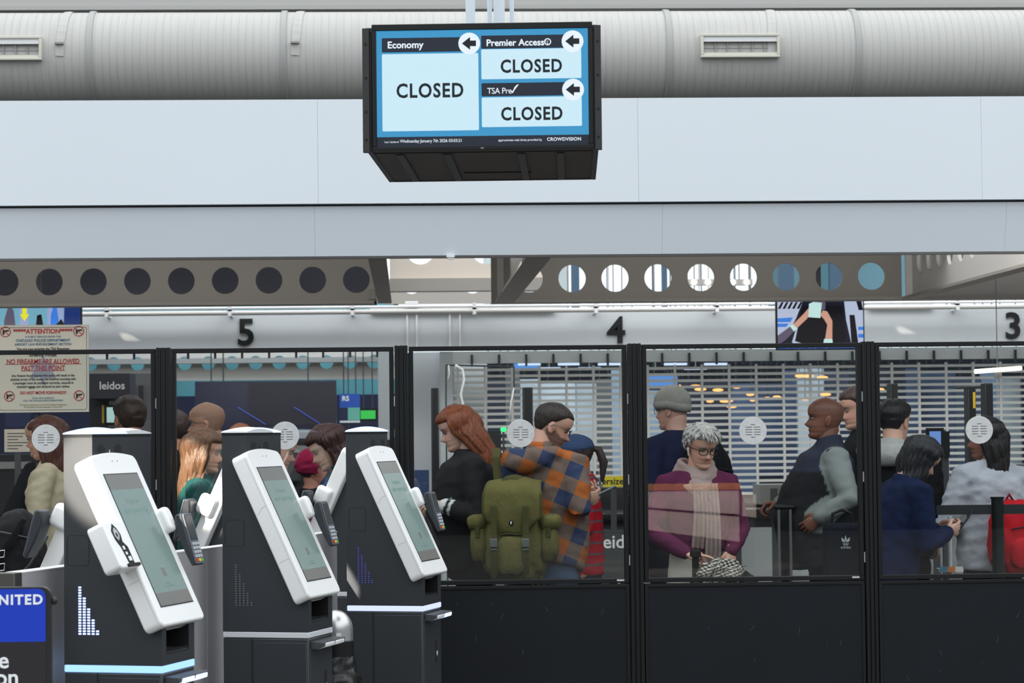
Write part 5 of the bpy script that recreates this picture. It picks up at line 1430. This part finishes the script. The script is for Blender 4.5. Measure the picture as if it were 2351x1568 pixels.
# --- third window
stripes_c = lambda c, J, hc: (lin((214,214,214)) if any(.03 < (c-J[s][2]).length < .046 or .056 < (c-J[s][2]).length < .068 for s in 'LR') else lin((12,12,16)))
def woolblack(): return vcmat('cloth_black_vc', .9, bump=.3, bscale=40)
p11, *_ = person('red haired woman in a black coat with striped cuffs looking down, facing left', 1050, 935, 13.2, 182, pitch=18, skin=(214,170,152), lean=3, hair='long', hairc=(128,70,44), hairlen=.36, hairback=.10, width=1.12, depth=1.25, belly=.045,
    jacket=(24,24,29), jm=woolblack(), colf=stripes_c, arms={'L': ((-.02,.30,1.13),(.17,.24,1.20),{'f':(1,-.1,.15),'p':(0,-.6,-1),'t':(0,-1,0),'c':.6}), 'R': ((.02,-.28,1.12),(.19,-.10,1.19),{'f':(1,.2,.1)})}, down=True, trousers=(24,24,28), bulk=1.08, lips=(170,90,90))
phone(wpt(p11, (.30,.14,1.22)), (radians(60),0,radians(90)), 'phone in a magenta case held by the red haired woman', mat('phone_magenta', (170,40,90), .4))
plaid = patmat('orange_plaid', 'plaid', [(118,98,90),(172,96,50),(58,68,98)], 6.6, (.57,-.82))
def hood12(j, lp):
    j.rtube([lp(-.10,.13,1.44), lp(-.17,.07,1.42), lp(-.19,0,1.41), lp(-.17,-.08,1.43), lp(-.08,-.13,1.46)], [.045,.06,.065,.06,.04], 12)
p12, *_ = person('bearded man in glasses and an orange and navy plaid jacket reading his phone', 1268, 926, 12.85, 55, pitch=24, hyaw=-52, skin=(208,160,140), lean=2, hair='buzz', hairc=(50,40,36), beard=(58,42,36), ch=.045, width=1.18, depth=1.25, belly=.05,
    jm=plaid, arms={'L': ((.18,.20,1.15),(.19,-.08,1.23),{'f':(.4,-1,.05),'p':(-.1,0,1),'t':(1,0,.6),'c':.7}), 'R': ((-.06,-.27,1.16),(.08,-.20,1.215),{'f':(.7,-.6,.15),'p':(.6,.8,.3),'t':(0,.3,1),'c':.8})},
    specs=(wire,.018,.023,True), down=True, trousers=(78,96,120), bulk=1.10, fold=.009, extra=hood12, head=1.02)
phone(wpt(p12, (.20,-.25,1.255)), (radians(22),radians(-12),radians(-70)), 'phone in a grey case held by the man in the plaid jacket', mat('phone_grey', (120,128,136), .3))
p13, *_ = person('woman in a blue cap and a red top with grey stripes, ponytail at the back', 1322, 1002, 13.7, 176, pitch=8, skin=(186,140,118), hair='ponytail', hairc=(62,52,50), width=.92, hat='cap',
    jm=patmat('red_stripe', 'stripe', [(176,26,42),(104,84,90)], 15), arms={'L': ((-.02,.24,1.16),(.14,.16,1.02),{}), 'R': ((.02,-.24,1.15),(.15,-.12,1.03),{})}, trousers=(34,38,52), fold=.004)

# --- fourth window
p14, *_ = person('man in a grey knit beanie and navy jacket seen from behind, looking left', 1543, 893, 14.0, 128, pitch=4, hyaw=20, skin=(206,160,142), hair='buzz', hairc=(90,80,72), hat='beanie', head=.94, width=1.08, jacket=(34,38,66), specs=(wire,.018,.022), trousers=(30,34,44), bulk=1.05, fold=.005)
def scarf(e, Mh, s):
    b = MB(); 
    for k in range(5):
        pts = []; ph = k*.7
        for i in range(25):
            a = 2*pi*i/24; R_ = .084+.013*k+.008*sin(3*a+ph); pts.append((-.005+R_*cos(a)*1.0+.02, R_*sin(a)*1.08, 1.505-.022*k+.012*sin(2*a+ph)+(-.025-.013*k)*max(0, cos(a))))
        b.tube(pts, [(.026,.015)]*25, 8, False, up=(0,0,1))
    m = clothmat('scarf', (160,140,136), bs=70, bump=.5, var=.16)
    o = remesh(b, 'scarf', m, e, .009, 2, fold=.006, seed=3)
    for y0, L_ in ((.035,.50),(-.035,.36)):
        q = MB(); vs = []
        for i in range(24):
            t = i/23; 
            for j in range(13):
                u = j/12-.5; vs.append((.150+.012*sin(j*1.9)*(.5+t)+.03*sin(pi*t), y0+u*(.075+.025*t), 1.40-L_*t))
        q.add(vs, [(i*13+j,(i+1)*13+j,(i+1)*13+j+1,i*13+j+1) for i in range(23) for j in range(12)])
        q.build('scarf_end', m, e, smooth=True, solid=.006)
p15, Mh15, J15, s15 = person('grey haired woman with black glasses, taupe scarf and plum sweater, looking down', 1610, 978, 12.75, 283, pitch=17, hyaw=6, skin=(216,164,142), lean=4, hair='tousled', hairc=(176,172,168), width=1.0, jacket=(92,38,68),
    arms={'R': ((.05,-.29,1.14),(.20,-.13,1.02),{'f':(.5,1,-.05),'p':(-.2,-.1,-1),'t':(.6,0,.8),'c':1.1,'pt':(0,)}), 'L': ((.04,.25,1.14),(.19,.13,1.02),{'f':(.25,-.10,-1),'p':(-1,-.2,-.1),'t':(.2,-1,0),'c':.55})},
    specs=(blackg,.0027,.024), down=True, trousers=(226,218,206), lips=(180,84,84), fold=.006, collar=False, hem=.585)
scarf(p15, Mh15, s15)
b = MB(); b.ell(Mh15 @ Vector((.006,-.084,-.012)), (.007,.006,.010), 8, 6); b.rtube([Mh15 @ Vector((.010,-.084,-.018)), Mh15 @ Vector((.014,-.082,-.045))], .0035, 6); b.build('earbud', mat('earbud_white', (236,236,238), .3), p15, smooth=True)
# checked bundle and dark strap in her hands
def gathered(b, R, c, seed, n=36, m=22, fl=.30):
    vs = []
    for i in range(1, m):
        ph = pi*i/m
        for j in range(n):
            th = 2*pi*j/n; d = Vector((sin(ph)*cos(th), sin(ph)*sin(th), cos(ph)))
            q = 1+fl*noise.noise(Vector((d.x*2.2+seed, d.y*2.2, d.z*2.2)))+fl*.4*noise.noise(Vector((d.x*7, d.y*7+seed, d.z*5)))
            vs.append((c[0]+d.x*R[0]*q, c[1]+d.y*R[1]*q, c[2]+d.z*R[2]*q))
    vs += [(c[0], c[1], c[2]+R[2]), (c[0], c[1], c[2]-R[2])]; q = (m-1)*n
    fs = [(i*n+j, (i+1)*n+j, (i+1)*n+(j+1) % n, i*n+(j+1) % n) for i in range(m-2) for j in range(n)] + [(q, j, (j+1) % n) for j in range(n)] + [(q+1, (m-2)*n+(j+1) % n, (m-2)*n+j) for j in range(n)]
    b.add(vs, fs)
c = at(1650, 1322, 12.28)
b = MB(); gathered(b, (.115,.085,.075), (0,0,0), 4.2, fl=.55); o = b.build('folded_garment', patmat('houndstooth', 'check', [(206,200,188),(120,114,108),(34,32,32)], 70), None, smooth=True); o.location = c
o.rotation_euler = (0, radians(-18), 0)
tag(o, 'black and white checked cloth bundle in the grey haired woman\'s hand', 'garment')
MB().tube([(-.03,0,.03),(.0,.0,.055),(.04,0,.05)], .01, 8).build('knot', MATS['cloth_houndstooth'], o, smooth=True)
c0, c1 = at(1612, 1262, 12.26), at(1603, 1330, 12.28)
sc_ = empty('suitcase', (c1.x+.02, 12.33, 0), 0, 'black cabin suitcase with its handle raised in front of the grey haired woman', 'suitcase')
MB().prism(rrect(-.17,.17,.05,.62,.03), -.09, .09, 'xz').build('shell', mat('case_black', (24,24,27), .5), sc_, bevel=.01)
MB().box(-.045,-.010,-.02,.0,.62,c0.z-.01).build('handle_strap', clothmat('strap', (32,34,36)), sc_, bevel=.003)
MB().prism(rrect(-.055,.0,c0.z-.04,c0.z-.005,.006), -.03,.01, 'xz').build('handle', black_m, sc_, bevel=.003)
for s_ in (-1,1):
    for t_ in (-1,1): MB().disc((s_*.13, t_*.06, .025), .025, .02, 'x', 14).build('wheel', black_m, sc_)
def vestc(c, J, hc):
    m_ = 9
    for s in 'LR':
        S0, E, Wp, o = J[s]
        for a, b_ in ((S0.lerp(E,.12), E), (E, Wp)):
            ab = b_-a; t = max(0, min(1, (c-a).dot(ab)/ab.length_squared)); m_ = min(m_, (c-(a+ab*t)).length)
    grey, blk, nv = lin((132,138,136)), lin((14,16,22)), lin((34,42,62))
    if m_ < .092 and abs(c.y) > .135 and c.z < 1.46: return grey
    return nv if c.z > 1.33 else blk
p16, *_ = person('bald man in a black vest over a grey sweater, looking left in profile', 1893, 912, 13.6, 178, pitch=-3, skin=(128,84,68), hair='none', hairc=(40,28,24), width=1.18, depth=1.30, belly=.065, jm=vcmat('cloth_vest_vc', .85, bump=.3, bscale=30), colf=vestc,
    arms={'L': ((-.07,.30,1.18),(.09,.26,1.08),{'f':(.8,-.3,-.6)}), 'R': ((.10,-.27,1.12),(.25,-.20,1.15),{'f':(1,0,-.1),'p':(0,.2,-1),'t':(0,1,0),'c':1.0})}, trousers=(20,24,40), bulk=1.08, ch=.05, stubble=.25, fold=.006, hem=.47)
MB().tube([(.13,.17,1.32),(.17,.15,1.2),(.18,.14,1.08),(.16,.15,.98)], .0022, 5).build('cord', mat('blue_cord', (70,110,160), .5), p16, smooth=True)
lg = MB()
c = at(1940, 1245, 13.25)
e = p16
# three leaf sports mark, drawn on the added bag
def leafmark(parent, M_, sc):
    w2 = mat('logo_white', (196,200,206), .6)
    def q(pts): 
        b = MB().prism([(x*sc, z*sc) for x, z in pts], -.001, .0, 'xz'); b.v = [tuple(M_ @ Vector(v)) for v in b.v]; b.build('logo_leaf', w2, parent)
    q([(0,.1),(.14,.5),(0,1.0),(-.14,.5)]); q([(-.06,.1),(-.2,.45),(-.52,.72),(-.5,.3),(-.3,.12)]); q([(.06,.1),(.3,.12),(.5,.3),(.52,.72),(.2,.45)])
    for i in range(3): q([(-.42+.06*i,-.02-.1*i),(.42-.06*i,-.02-.1*i),(.40-.06*i,-.07-.1*i),(-.40+.06*i,-.07-.1*i)])
    text('lettering', 'adidas', sc*.52, w2, parent, M_ @ TM(0,-.001,-.52*sc))
p17, *_ = person('dark haired man in black, half hidden at the right of the fourth window', 1968, 890, 14.6, 185, pitch=10, skin=(206,158,142), hair='short', hairc=(66,50,46), width=1.1, jacket=(30,34,38), trousers=(28,30,36))
c = at(1943, 1245, 12.88)
e = empty('added_bag', (c.x, 12.9, 0), 0, 'added black bag in place of dark clothing, white three leaf mark, fourth window', 'bag')  # bag added to carry the mark that belongs on dark clothing
b = MB().prism(rrect(-.10,.13,.55,c.z+.10,.04), -.0, .17, 'xz'); b.build('bag_body', clothmat('sports_bag', (26,30,38), bs=20), e, bevel=.03, seg=3)
leafmark(e, Matrix.Translation((0,-.002,c.z-.005)), .043)
for s_ in (-1,1): MB().tube([(s_*.06,.1,c.z+.09),(s_*.05,.1,c.z+.15),(0,.1,c.z+.17)], .008, 8).build('handle', black_m, e)
MB().box(-.09,.12,.02,.15,0,.55).build('bag_base', black_m, e, bevel=.03)
# wheeled case held by the bald man
h0 = at(1800, 1160, 13.45)
e = empty('suitcase', (h0.x, 13.42, 0), 0, 'dark wheeled suitcase with a silver telescopic handle held by the bald man in the vest', 'suitcase')
MB().prism(rrect(-.10,.30,.06,.70,.05), -.12,.12, 'xz').build('shell', mat('case_navy', (28,30,38), .5), e, bevel=.02)
for s_ in (-.035,.03): MB().tube([(s_,0,.68),(s_,0,h0.z-.02)], .008, 8).build('handle_tube', mat('tube_steel', (130,132,134), .35, metal=.5), e)
MB().rtube([(-.05,0,h0.z-.01),(.05,0,h0.z-.01)], .014, 8).build('grip', black_m, e, smooth=True)
for s_ in (-.07,.26): MB().disc((s_, -.08, .03), .03, .02, 'y', 14).disc((s_, .08, .03), .03, .02, 'y', 14).build('wheel', black_m, e)
for px, yy in ((1725,12.9),):
    c = at(px, 1333, yy); e = empty('luggage_cover', (c.x, yy, 0), 0, 'rounded top of a black bag low between the women and the bald man', 'bag')
    MB().rtube([(-.03,0,.2),(-.03,0,c.z-.02)], [(.15,.1),(.07,.06)], 18, up=(1,0,0)).build('bag_body', black_m, e, smooth=True)
    MB().tube([(-.08,0,c.z),(-.03,0,c.z+.05),(.03,0,c.z)], .008, 8).build('handle', black_m, e, smooth=True)

# --- fifth window
def hood18(j, lp):
    pass
p18, *_ = person('black haired man in a grey hood and black jacket, seen from behind at right', 2054, 918, 13.5, 58, pitch=5, hyaw=-8, skin=(214,168,146), hair='short', hairc=(24,22,24), width=1.15, jacket=(27,28,31), trousers=(24,24,28), bulk=1.1, fold=.008)
b = MB()
b.rtube([(.03,.15,1.43),(-.08,.13,1.45),(-.15,.05,1.43),(-.16,-.05,1.43),(-.10,-.14,1.44),(.03,-.16,1.43)], [.04,.055,.066,.066,.058,.04], 14)
b.tube([(-.02,0,1.40),(-.015,0,1.46),(-.005,0,1.51)], [(.15,.12),(.115,.10),(.085,.08)], 18, True, up=(0,1,0))
remesh(b, 'hood', clothmat('hood_grey', (168,168,166), bs=60), p18, .011, 3, fold=.004)
p19, *_ = person('stooping person in a navy jacket with long black hair, reading a phone', 2116, 1004, 12.5, 15, pitch=36, skin=(205,160,140), lean=14, hair='long', hairc=(26,25,30), hairlen=.20, width=1.05, jacket=(22,32,62), trousers=(22,26,42), bulk=1.08, down=True,
    arms={'L': ((.16,.22,1.10),(.34,.05,1.17),{'f':(1,-.3,.2)}), 'R': ((.12,-.24,1.10),(.32,-.10,1.16),{'f':(1,.2,.2),'p':(0,1,.3),'t':(0,0,1)})})
phone(wpt(p19, (.44,-.05,1.22)), (radians(50),0,radians(-70)), 'dark phone held by the person in the navy jacket')
p20, *_ = person('woman in a pale grey sweater with long black hair and a red backpack, facing left', 2262, 960, 13.1, 112, pitch=4, hyaw=60, skin=(122,82,66), hair='long', hairc=(26,22,22), hairlen=.30, width=1.05, depth=1.1, jacket=(168,170,178), trousers=(28,28,32), bulk=1.14, fold=.012,
    arms={'L': ((.02,.29,1.12),(.26,.16,1.12),{'f':(1,-.3,.1)}), 'R': ((.10,-.24,1.12),(.28,-.08,1.14),{'f':(1,.2,.2)})})

# --- second window
shirt_dark = (44,44,46)
p5, *_ = person('bald man with black rimmed glasses in profile facing left, second window', 474, 923, 14.0, 172, pitch=2, skin=(206,156,130), hair='none', hairc=(88,72,64), stubble=.42, specs=(blackg,.015,.022), width=1.08, jacket=(52,54,56), trousers=(30,30,34))
p6, *_ = person('man with cropped brown hair seen from behind, left edge of the second window', 402, 944, 14.7, 95, skin=(196,142,118), hair='short', hairc=(60,44,40), width=1.08, jacket=(34,35,36), trousers=(30,30,34))
p7, *_ = person('woman with long straight brown hair lit by the sun and a dark teal top', 468, 988, 12.55, 8, pitch=6, hyaw=-8, skin=(214,158,134), hair='long', hairc=(104,72,52), hairlen=.40, width=.95, jacket=(30,72,70), trousers=(40,40,46), lips=(190,80,80))
p8, *_ = person('person with light brown hair barely visible above the middle kiosk', 552, 975, 15.4, 90, skin=(206,160,138), hair='short', hairc=(150,96,62), width=1.0, jacket=(46,48,54))
p9, *_ = person('dark haired woman in a blue and green plaid shirt looking down, facing left', 752, 978, 12.72, 182, pitch=28, skin=(214,168,144), lean=4, hair='bob', hairc=(62,34,32), hairlen=.17, width=.98, down=True, lips=(180,90,90),
    jm=patmat('blue_plaid', 'plaid', [(26,44,54),(30,54,90),(24,62,58),(110,46,52)], 7.5, (1,.2)), arms={'L': ((.0,.25,1.10),(.16,.18,.98),{'f':(1,-.2,.1)}), 'R': ((.08,-.20,1.10),(.26,-.08,1.14),{'f':(1,.2,.2)})}, trousers=(30,34,46), bulk=1.08)
p10, *_ = person('person in a burgundy quilted jacket using a phone behind the second round grille', 640, 985, 13.4, 6, pitch=20, skin=(200,150,128), hair='short', hairc=(30,24,24), width=1.05, jacket=(104,40,52), trousers=(30,30,36), bulk=1.12,
    arms={'L': ((.16,.22,1.14),(.33,.05,1.17),{'f':(1,-.2,.1),'c':.7}), 'R': ((.12,-.25,1.17),(.31,-.13,1.165),{'f':(1,.1,-.05),'p':(0,.8,.5),'t':(0,.3,1),'c':.7})})
phone(wpt(p10, (.37,-.06,1.215)), (radians(70),0,radians(85)), 'dark phone in the hands of the person in the burgundy jacket')
p10b, *_ = person('short person in a magenta knit hat behind the woman in the blue plaid shirt', 722, 1036, 14.3, 20, skin=(190,130,110), hair='short', hairc=(40,30,30), hat='knit', width=.95, jacket=(30,28,34), trousers=(26,26,30), head=1.06)

# --- first window
p3, *_ = person('woman with long wavy auburn hair in a cream blouse behind the first round grille', 108, 958, 13.4, 168, pitch=6, skin=(200,148,124), hair='long', hairc=(82,48,38), hairlen=.40, width=1.0, jacket=(192,178,150), trousers=(60,58,56),
    arms={'L': ((.0,.25,1.14),(.20,.18,1.10),{'f':(1,-.2,0)}), 'R': ((.08,-.22,1.12),(.26,-.10,1.10),{'f':(1,.1,0)})}, fold=.008)
p2, *_ = person('bald person in a dark coat just behind the auburn haired woman', 97, 956, 14.2, 165, pitch=10, skin=(204,158,134), hair='none', hairc=(120,110,100), stubble=.2, width=1.1, jacket=(36,36,40), trousers=(30,30,34),
    arms={'L': ((.10,.30,1.14),(.32,.2,1.05),{}), 'R': ((.10,-.26,1.12),(.28,-.10,1.10),{})}, bulk=1.12)
p4, *_ = person('short haired man seen from behind in a dark grey jacket, first window', 296, 911, 13.8, 118, skin=(208,152,128), hair='short', hairc=(64,48,40), width=1.1, jacket=(58,60,64), trousers=(30,32,36), stubble=.2, fold=.010)
p1, *_ = person('person in a navy coat cut off by the left edge of the picture', -78, 930, 12.7, 20, pitch=15, skin=(200,150,128), hair='short', hairc=(40,34,32), width=1.15, jacket=(24,32,44), trousers=(24,26,32), bulk=1.15,
    arms={'L': ((.10,.24,1.12),(.26,.08,1.10),{}), 'R': ((.08,-.28,1.14),(.20,-.16,1.08),{})})

# ------------------------------------------------------------------ backpacks and bags
olive = clothmat('olive', (104,98,58), bs=40, bump=.45, var=.16); olived = clothmat('olive_dark', (78,76,46), bs=40); 
def superbag(R, p=3.0, n=30, m=20, seed=0, fl=.05, taper=.15):
    vs = []
    for i in range(1, m):
        ph = pi*i/m
        for j in range(n):
            th = 2*pi*j/n; cx_, sx_, cz_, sz_ = cos(th), sin(th), cos(ph), sin(ph)
            f = lambda v: math.copysign(abs(v)**(2/p), v)
            d = Vector((f(sz_)*f(cx_), f(sz_)*f(sx_), f(cz_)))
            q = 1+fl*noise.noise(Vector((d.x*3+seed, d.y*3, d.z*3)))+fl*.5*noise.noise(Vector((d.x*8, d.y*8+seed, d.z*6)))
            tp = 1-taper*d.z
            vs.append((R[0]*d.x*q*tp, R[1]*d.y*q*tp, R[2]*d.z*q))
    vs += [(0,0,R[2]), (0,0,-R[2])]; q = (m-1)*n
    fs = [(i*n+j, (i+1)*n+j, (i+1)*n+(j+1) % n, i*n+(j+1) % n) for i in range(m-2) for j in range(n)] + [(q, j, (j+1) % n) for j in range(n)] + [(q+1, (m-2)*n+(j+1) % n, (m-2)*n+j) for j in range(n)]
    return vs, fs
def backpack(owner, off, label, m1, m2, R, style, yaw=0):
    """local: +X = away from the wearer's back, Z up, origin bag centre"""
    w0 = wpt(owner, off)
    e = empty('backpack', w0, owner.rotation_euler[2]+pi+yaw, label, 'backpack')
    q = MB(); vs, fs = superbag(R, 2.7, seed=off[2]*7, fl=.10, taper=.16 if style == 'ruck' else .08, n=44, m=30); q.add(vs, fs); q.build('bag_body', m1, e, smooth=True)
    if style == 'ruck':
        # drawstring top
        q = MB(); q.rtube([(-.01,0,R[2]*.82),(0,0,R[2]*1.08)], [(.10,.07),(.075,.045)], 20, up=(0,1,0)); q.build('drawstring_top', m2, e, smooth=True)
        # flap: curved sheet over the top and down the front
        vs = []; n1, n2 = 20, 17
        for i in range(n1):
            t = i/(n1-1)
            for j in range(n2):
                u = 2*j/(n2-1)-1; wdt = R[1]*(.82+.10*sin(pi*t))*(1-.35*max(0, t-.7)/.3*abs(u)**1.0)
                if t < .4: a = t/.4*pi/2; x = -.05+(R[0]+.075)*sin(a); z = R[2]*.86+.085*cos(a)
                else: k = (t-.4)/.6; x = R[0]+.025+.015*sin(pi*k); z = R[2]*.86-k*(R[2]*.82)*(1-.22*u*u*k)
                x -= .035*u*u; z -= .018*abs(u)
                q_ = noise.noise(Vector((u*2.5, t*4, 1.7)))*.010
                vs.append((x+q_, u*wdt, z+q_))
        q = MB().add(vs, [(i*n2+j,(i+1)*n2+j,(i+1)*n2+j+1,i*n2+j+1) for i in range(n1-1) for j in range(n2-1)])
        fl = q.build('flap', olive, e, smooth=True, solid=.010)
        q = MB()
        edge = [vs[(n1-1)*n2+j] for j in range(n2)]
        side = [vs[i*n2] for i in range(6, n1)] + edge[1:] + [vs[i*n2+n2-1] for i in range(n1-2, 5, -1)]
        q.tube([(p_[0]+.004, p_[1], p_[2]) for p_ in side], .006, 6); q.build('flap_piping', olived, fl, smooth=True)
        q = MB().ell((R[0]+.048,.0,R[2]*.28),(.006,.011,.016),10,8); q.build('flap_badge', dark_m, fl, smooth=True)
        q = MB().ell((R[0]+.054,.0,R[2]*.28),(.002,.004,.009),8,6); q.build('badge_mark', txtw_m, fl, smooth=True)
        # front pocket with flap, side pockets
        vs2, fs2 = superbag((.045,R[1]*.50,.10), 3, 24, 14, 2, .10, 0); q = MB().add(vs2, fs2).xf(Matrix.Translation((R[0]+.012,.0,-.10))); q.build('front_pocket', m1, e, smooth=True)
        for s_ in (-1, 1):
            vs2, fs2 = superbag((.075,.05,.11), 2.7, 22, 14, s_, .14, .05); q = MB().add(vs2, fs2).xf(Matrix.Translation((.02,s_*(R[1]+.015),-.03))); sp_ = q.build('side_pocket', m1, e, smooth=True)
            vs2, fs2 = superbag((.085,.06,.045), 2.6, 20, 10, s_+4, .12, -.1); q = MB().add(vs2, fs2).xf(Matrix.Translation((.02,s_*(R[1]+.022),.065))); q.build('pocket_flap', olive, sp_, smooth=True)
            q = MB().box(.085,.10,s_*(R[1]+.02)-.012,s_*(R[1]+.02)+.012,-.01,.05); q.build('pocket_buckle', olived, sp_, bevel=.004)
        for s_ in (-.09,.075):
            q = MB(); q.tube([(R[0]+.045,s_,R[2]*.62),(R[0]+.055,s_,R[2]*.2),(R[0]+.062,s_,-R[2]*.05),(R[0]+.066,s_,-R[2]*.42),(R[0]+.03,s_,-R[2]*.78)], [(.016,.003)]*5, 6, up=(0,1,0)); st_ = q.build('strap', olived, e, smooth=40)
            q = MB().box(R[0]+.058,R[0]+.076,s_-.019,s_+.019,-R[2]*.22,-R[2]*.04); q.build('buckle', mat('buckle_grey', (96,104,100), .4), st_, bevel=.004)
            q = MB().box(R[0]+.060,R[0]+.074,s_-.017,s_+.017,-R[2]*.28,-R[2]*.25); q.build('strap_slider', MATS['buckle_grey'], st_, bevel=.002)
        q = MB(); q.tube([(-.03,-.05,R[2]*.98),(-.02,-.05,R[2]*1.16),(-.02,0,R[2]*1.24),(-.02,.04,R[2]*1.16),(-.03,.05,R[2]*.98)], [(.012,.004)]*5, 6, up=(0,1,0)); q.build('carry_loop', olived, e, smooth=40)
        for k_ in range(3):
            q = MB(); q.tube([(.02,R[1]-.03-.03*k_,-R[2]*.85),(.03,R[1]-.01-.03*k_,-R[2]*1.05),(.025,R[1]-.015-.028*k_,-R[2]*1.35)], [(.009,.002)]*3, 6, up=(0,1,0)); q.build('hanging_strap', olived, e)
    else:
        q = MB(); q.tube([(R[0]*1.0,-R[1]*.7,R[2]*.25),(R[0]*1.06,0,R[2]*.32),(R[0]*1.0,R[1]*.7,R[2]*.25)], .004, 6); q.build('zip', dark_m, e, smooth=True)
        vs2, fs2 = superbag((.04,R[1]*.72,R[2]*.42), 3, 24, 14, 2, .08, 0); q = MB().add(vs2, fs2).xf(Matrix.Translation((R[0]*.85,0,-R[2]*.38))); q.build('front_pocket', m1, e, smooth=True)
        q = MB(); q.tube([(-R[0]*.6,-.03,R[2]*.95),(-R[0]*.6,0,R[2]*1.15),(-R[0]*.6,.03,R[2]*.95)], .007, 8); q.build('carry_loop', m2, e, smooth=True)
    for s_ in ((-1, 1) if style == 'ruck' else ()):
        # shoulder straps over the wearer's shoulders
        q = MB(); q.tube([(-R[0]+.01, s_*.09, R[2]*.62), (-R[0]-.05, s_*.115, max(R[2]*.95, (1.44-off[2])*owner.scale[0])), (-R[0]-.17, s_*.125, (1.485-off[2])*owner.scale[0]), (-R[0]-.27, s_*.13, (1.38-off[2])*owner.scale[0]), (-R[0]-.30, s_*.15, (1.22-off[2])*owner.scale[0])], [(.022,.006)]*5, 8, up=(0,1,0)); q.build('shoulder_strap', m2, e, smooth=40)
    return e
bk = backpack(p12, (-.265,-.01,1.05), 'large olive canvas rucksack on the back of the man in the plaid jacket', olive, olived, (.12,.165,.25), 'ruck', yaw=radians(26))
bk2 = backpack(p20, (-.24,.0,1.06), 'red backpack worn by the woman in the pale grey sweater', clothmat('red_nylon', (176,22,34), .6, bs=20), clothmat('red_strap', (120,20,30)), (.105,.16,.20), 'plain')
bk3 = backpack(p14, (-.22,.0,1.22), 'black backpack on the man in the beanie, behind the grey haired woman', clothmat('black_nylon', (22,23,27), .6, bs=20), clothmat('black_strap', (20,20,22)), (.10,.17,.24), 'plain')
# black duffel bag on a trolley at the left edge
c = at(42, 1262, 10.3)
e = empty('duffel_bag', (c.x, c.y, 0), radians(-10), 'black soft bag with silver buckles standing behind the blue sign at the left edge', 'bag')
q = MB(); vs, fs = superbag((.115,.12,.20), 2.6, 44, 30, 5, .06, .18); q.add(vs, fs).xf(Matrix.Translation((0,0,c.z-.03))); q.build('bag_body', clothmat('duffel', (26,26,28), .6, bs=22, bump=.6), e, smooth=True)
q = MB(); q.tube([(-.10,-.10,c.z+.09),(0,-.135,c.z+.075),(.09,-.09,c.z+.05)], .004, 6); q.build('zip', darkgrey_m, e, smooth=True)
q = MB(); q.tube([(.06,-.10,c.z+.13),(.02,-.14,c.z+.05),(-.03,-.145,c.z-.02),(-.05,-.13,c.z-.16)], [(.014,.003)]*4, 6, up=(1,0,0)); st_ = q.build('strap', clothmat('strap_b', (18,18,20)), e, smooth=40)
for dz__ in (.0,-.055):
    q = MB(); q.tube([(-.05,-.155,c.z+dz__),(-.005,-.155,c.z+dz__+.006),(-.008,-.155,c.z+dz__-.022),(-.052,-.155,c.z+dz__-.028),(-.05,-.155,c.z+dz__)], .0025, 6); q.build('buckle', steel_m, st_)
q = MB(); q.tube([(.16,-.10,c.z+.06),(.10,-.15,c.z-.06),(0,-.16,c.z-.15),(-.08,-.14,c.z-.32)], [(.014,.006)]*4, 8); q.build('shoulder_strap', mat('strap_leather', (44,46,48), .5), e, smooth=True)
q = MB().box(-.12,.12,-.1,.1,.05,c.z-.20); q.build('bag_base', MATS['cloth_duffel'], e, bevel=.03)
# belt barrier crossing the windows
for (pa, pb_, py_, Y_, lb) in ((1690, 1812, 1172, 14.35, 'black belt barrier in front of the conveyor in the fourth window'), (2150, 2351, 1160, 12.5, 'black belt barrier with a post low in the fifth window')):
    a, b_ = at(pa, py_, Y_), at(pb_, py_+4, Y_)
    e = empty('belt_barrier', (a.x, Y_, 0), 0, lb, 'barrier')
    MB().box(0, b_.x-a.x, -.002, .002, a.z-.05, a.z).build('belt', mat('belt_fabric', (26,27,31), .6), e)
    x_ = (b_.x-a.x)*.93 if pa < 2000 else (at(2290,1160,Y_).x-a.x)
    MB().tube([(x_,0,.03),(x_,0,a.z+.03)], .032, 18).build('post', black_m, e, smooth=50)
    MB().tube([(x_,0,0),(x_,0,.03)], .16, 28).build('base', black_m, e, smooth=50)
    MB().tube([(x_,0,a.z+.03),(x_,0,a.z+.04)], .036, 18).build('post_cap', black_m, e, smooth=50)
c = at(2180, 1300, 12.6)
e = empty('leaflet_tray', (c.x, 12.6, 0), 0, 'small tray of coloured leaflets on a steel pole low in the fifth window', 'stand')
MB().box(-.065,.065,-.04,.04,c.z-.03,c.z-.01).build('tray', white_m, e, bevel=.003)
for i, cc in enumerate(((60,130,160),(215,120,60),(225,220,210))): MB().box(-.06+.04*i,-.02+.04*i,-.045,-.038,c.z-.028,c.z+.0).build('leaflet', mat('leaf_%d' % i, cc, .5), e)
MB().tube([(0,.0,0),(0,.0,c.z-.03)], .012, 10).build('pole', steel_m, e)
c2 = at(2180,1200,12.75); e = empty('rail_post', (c2.x, 12.75, 0), 0, 'slim steel post between the person in navy and the woman in the pale sweater', 'post')
MB().tube([(0,0,.02),(0,0,at(2180,1185,12.75).z)], .011, 12).build('tube', steel_m, e, smooth=50); MB().tube([(0,0,0),(0,0,.02)], .10, 20).build('base', darkgrey_m, e, smooth=50)
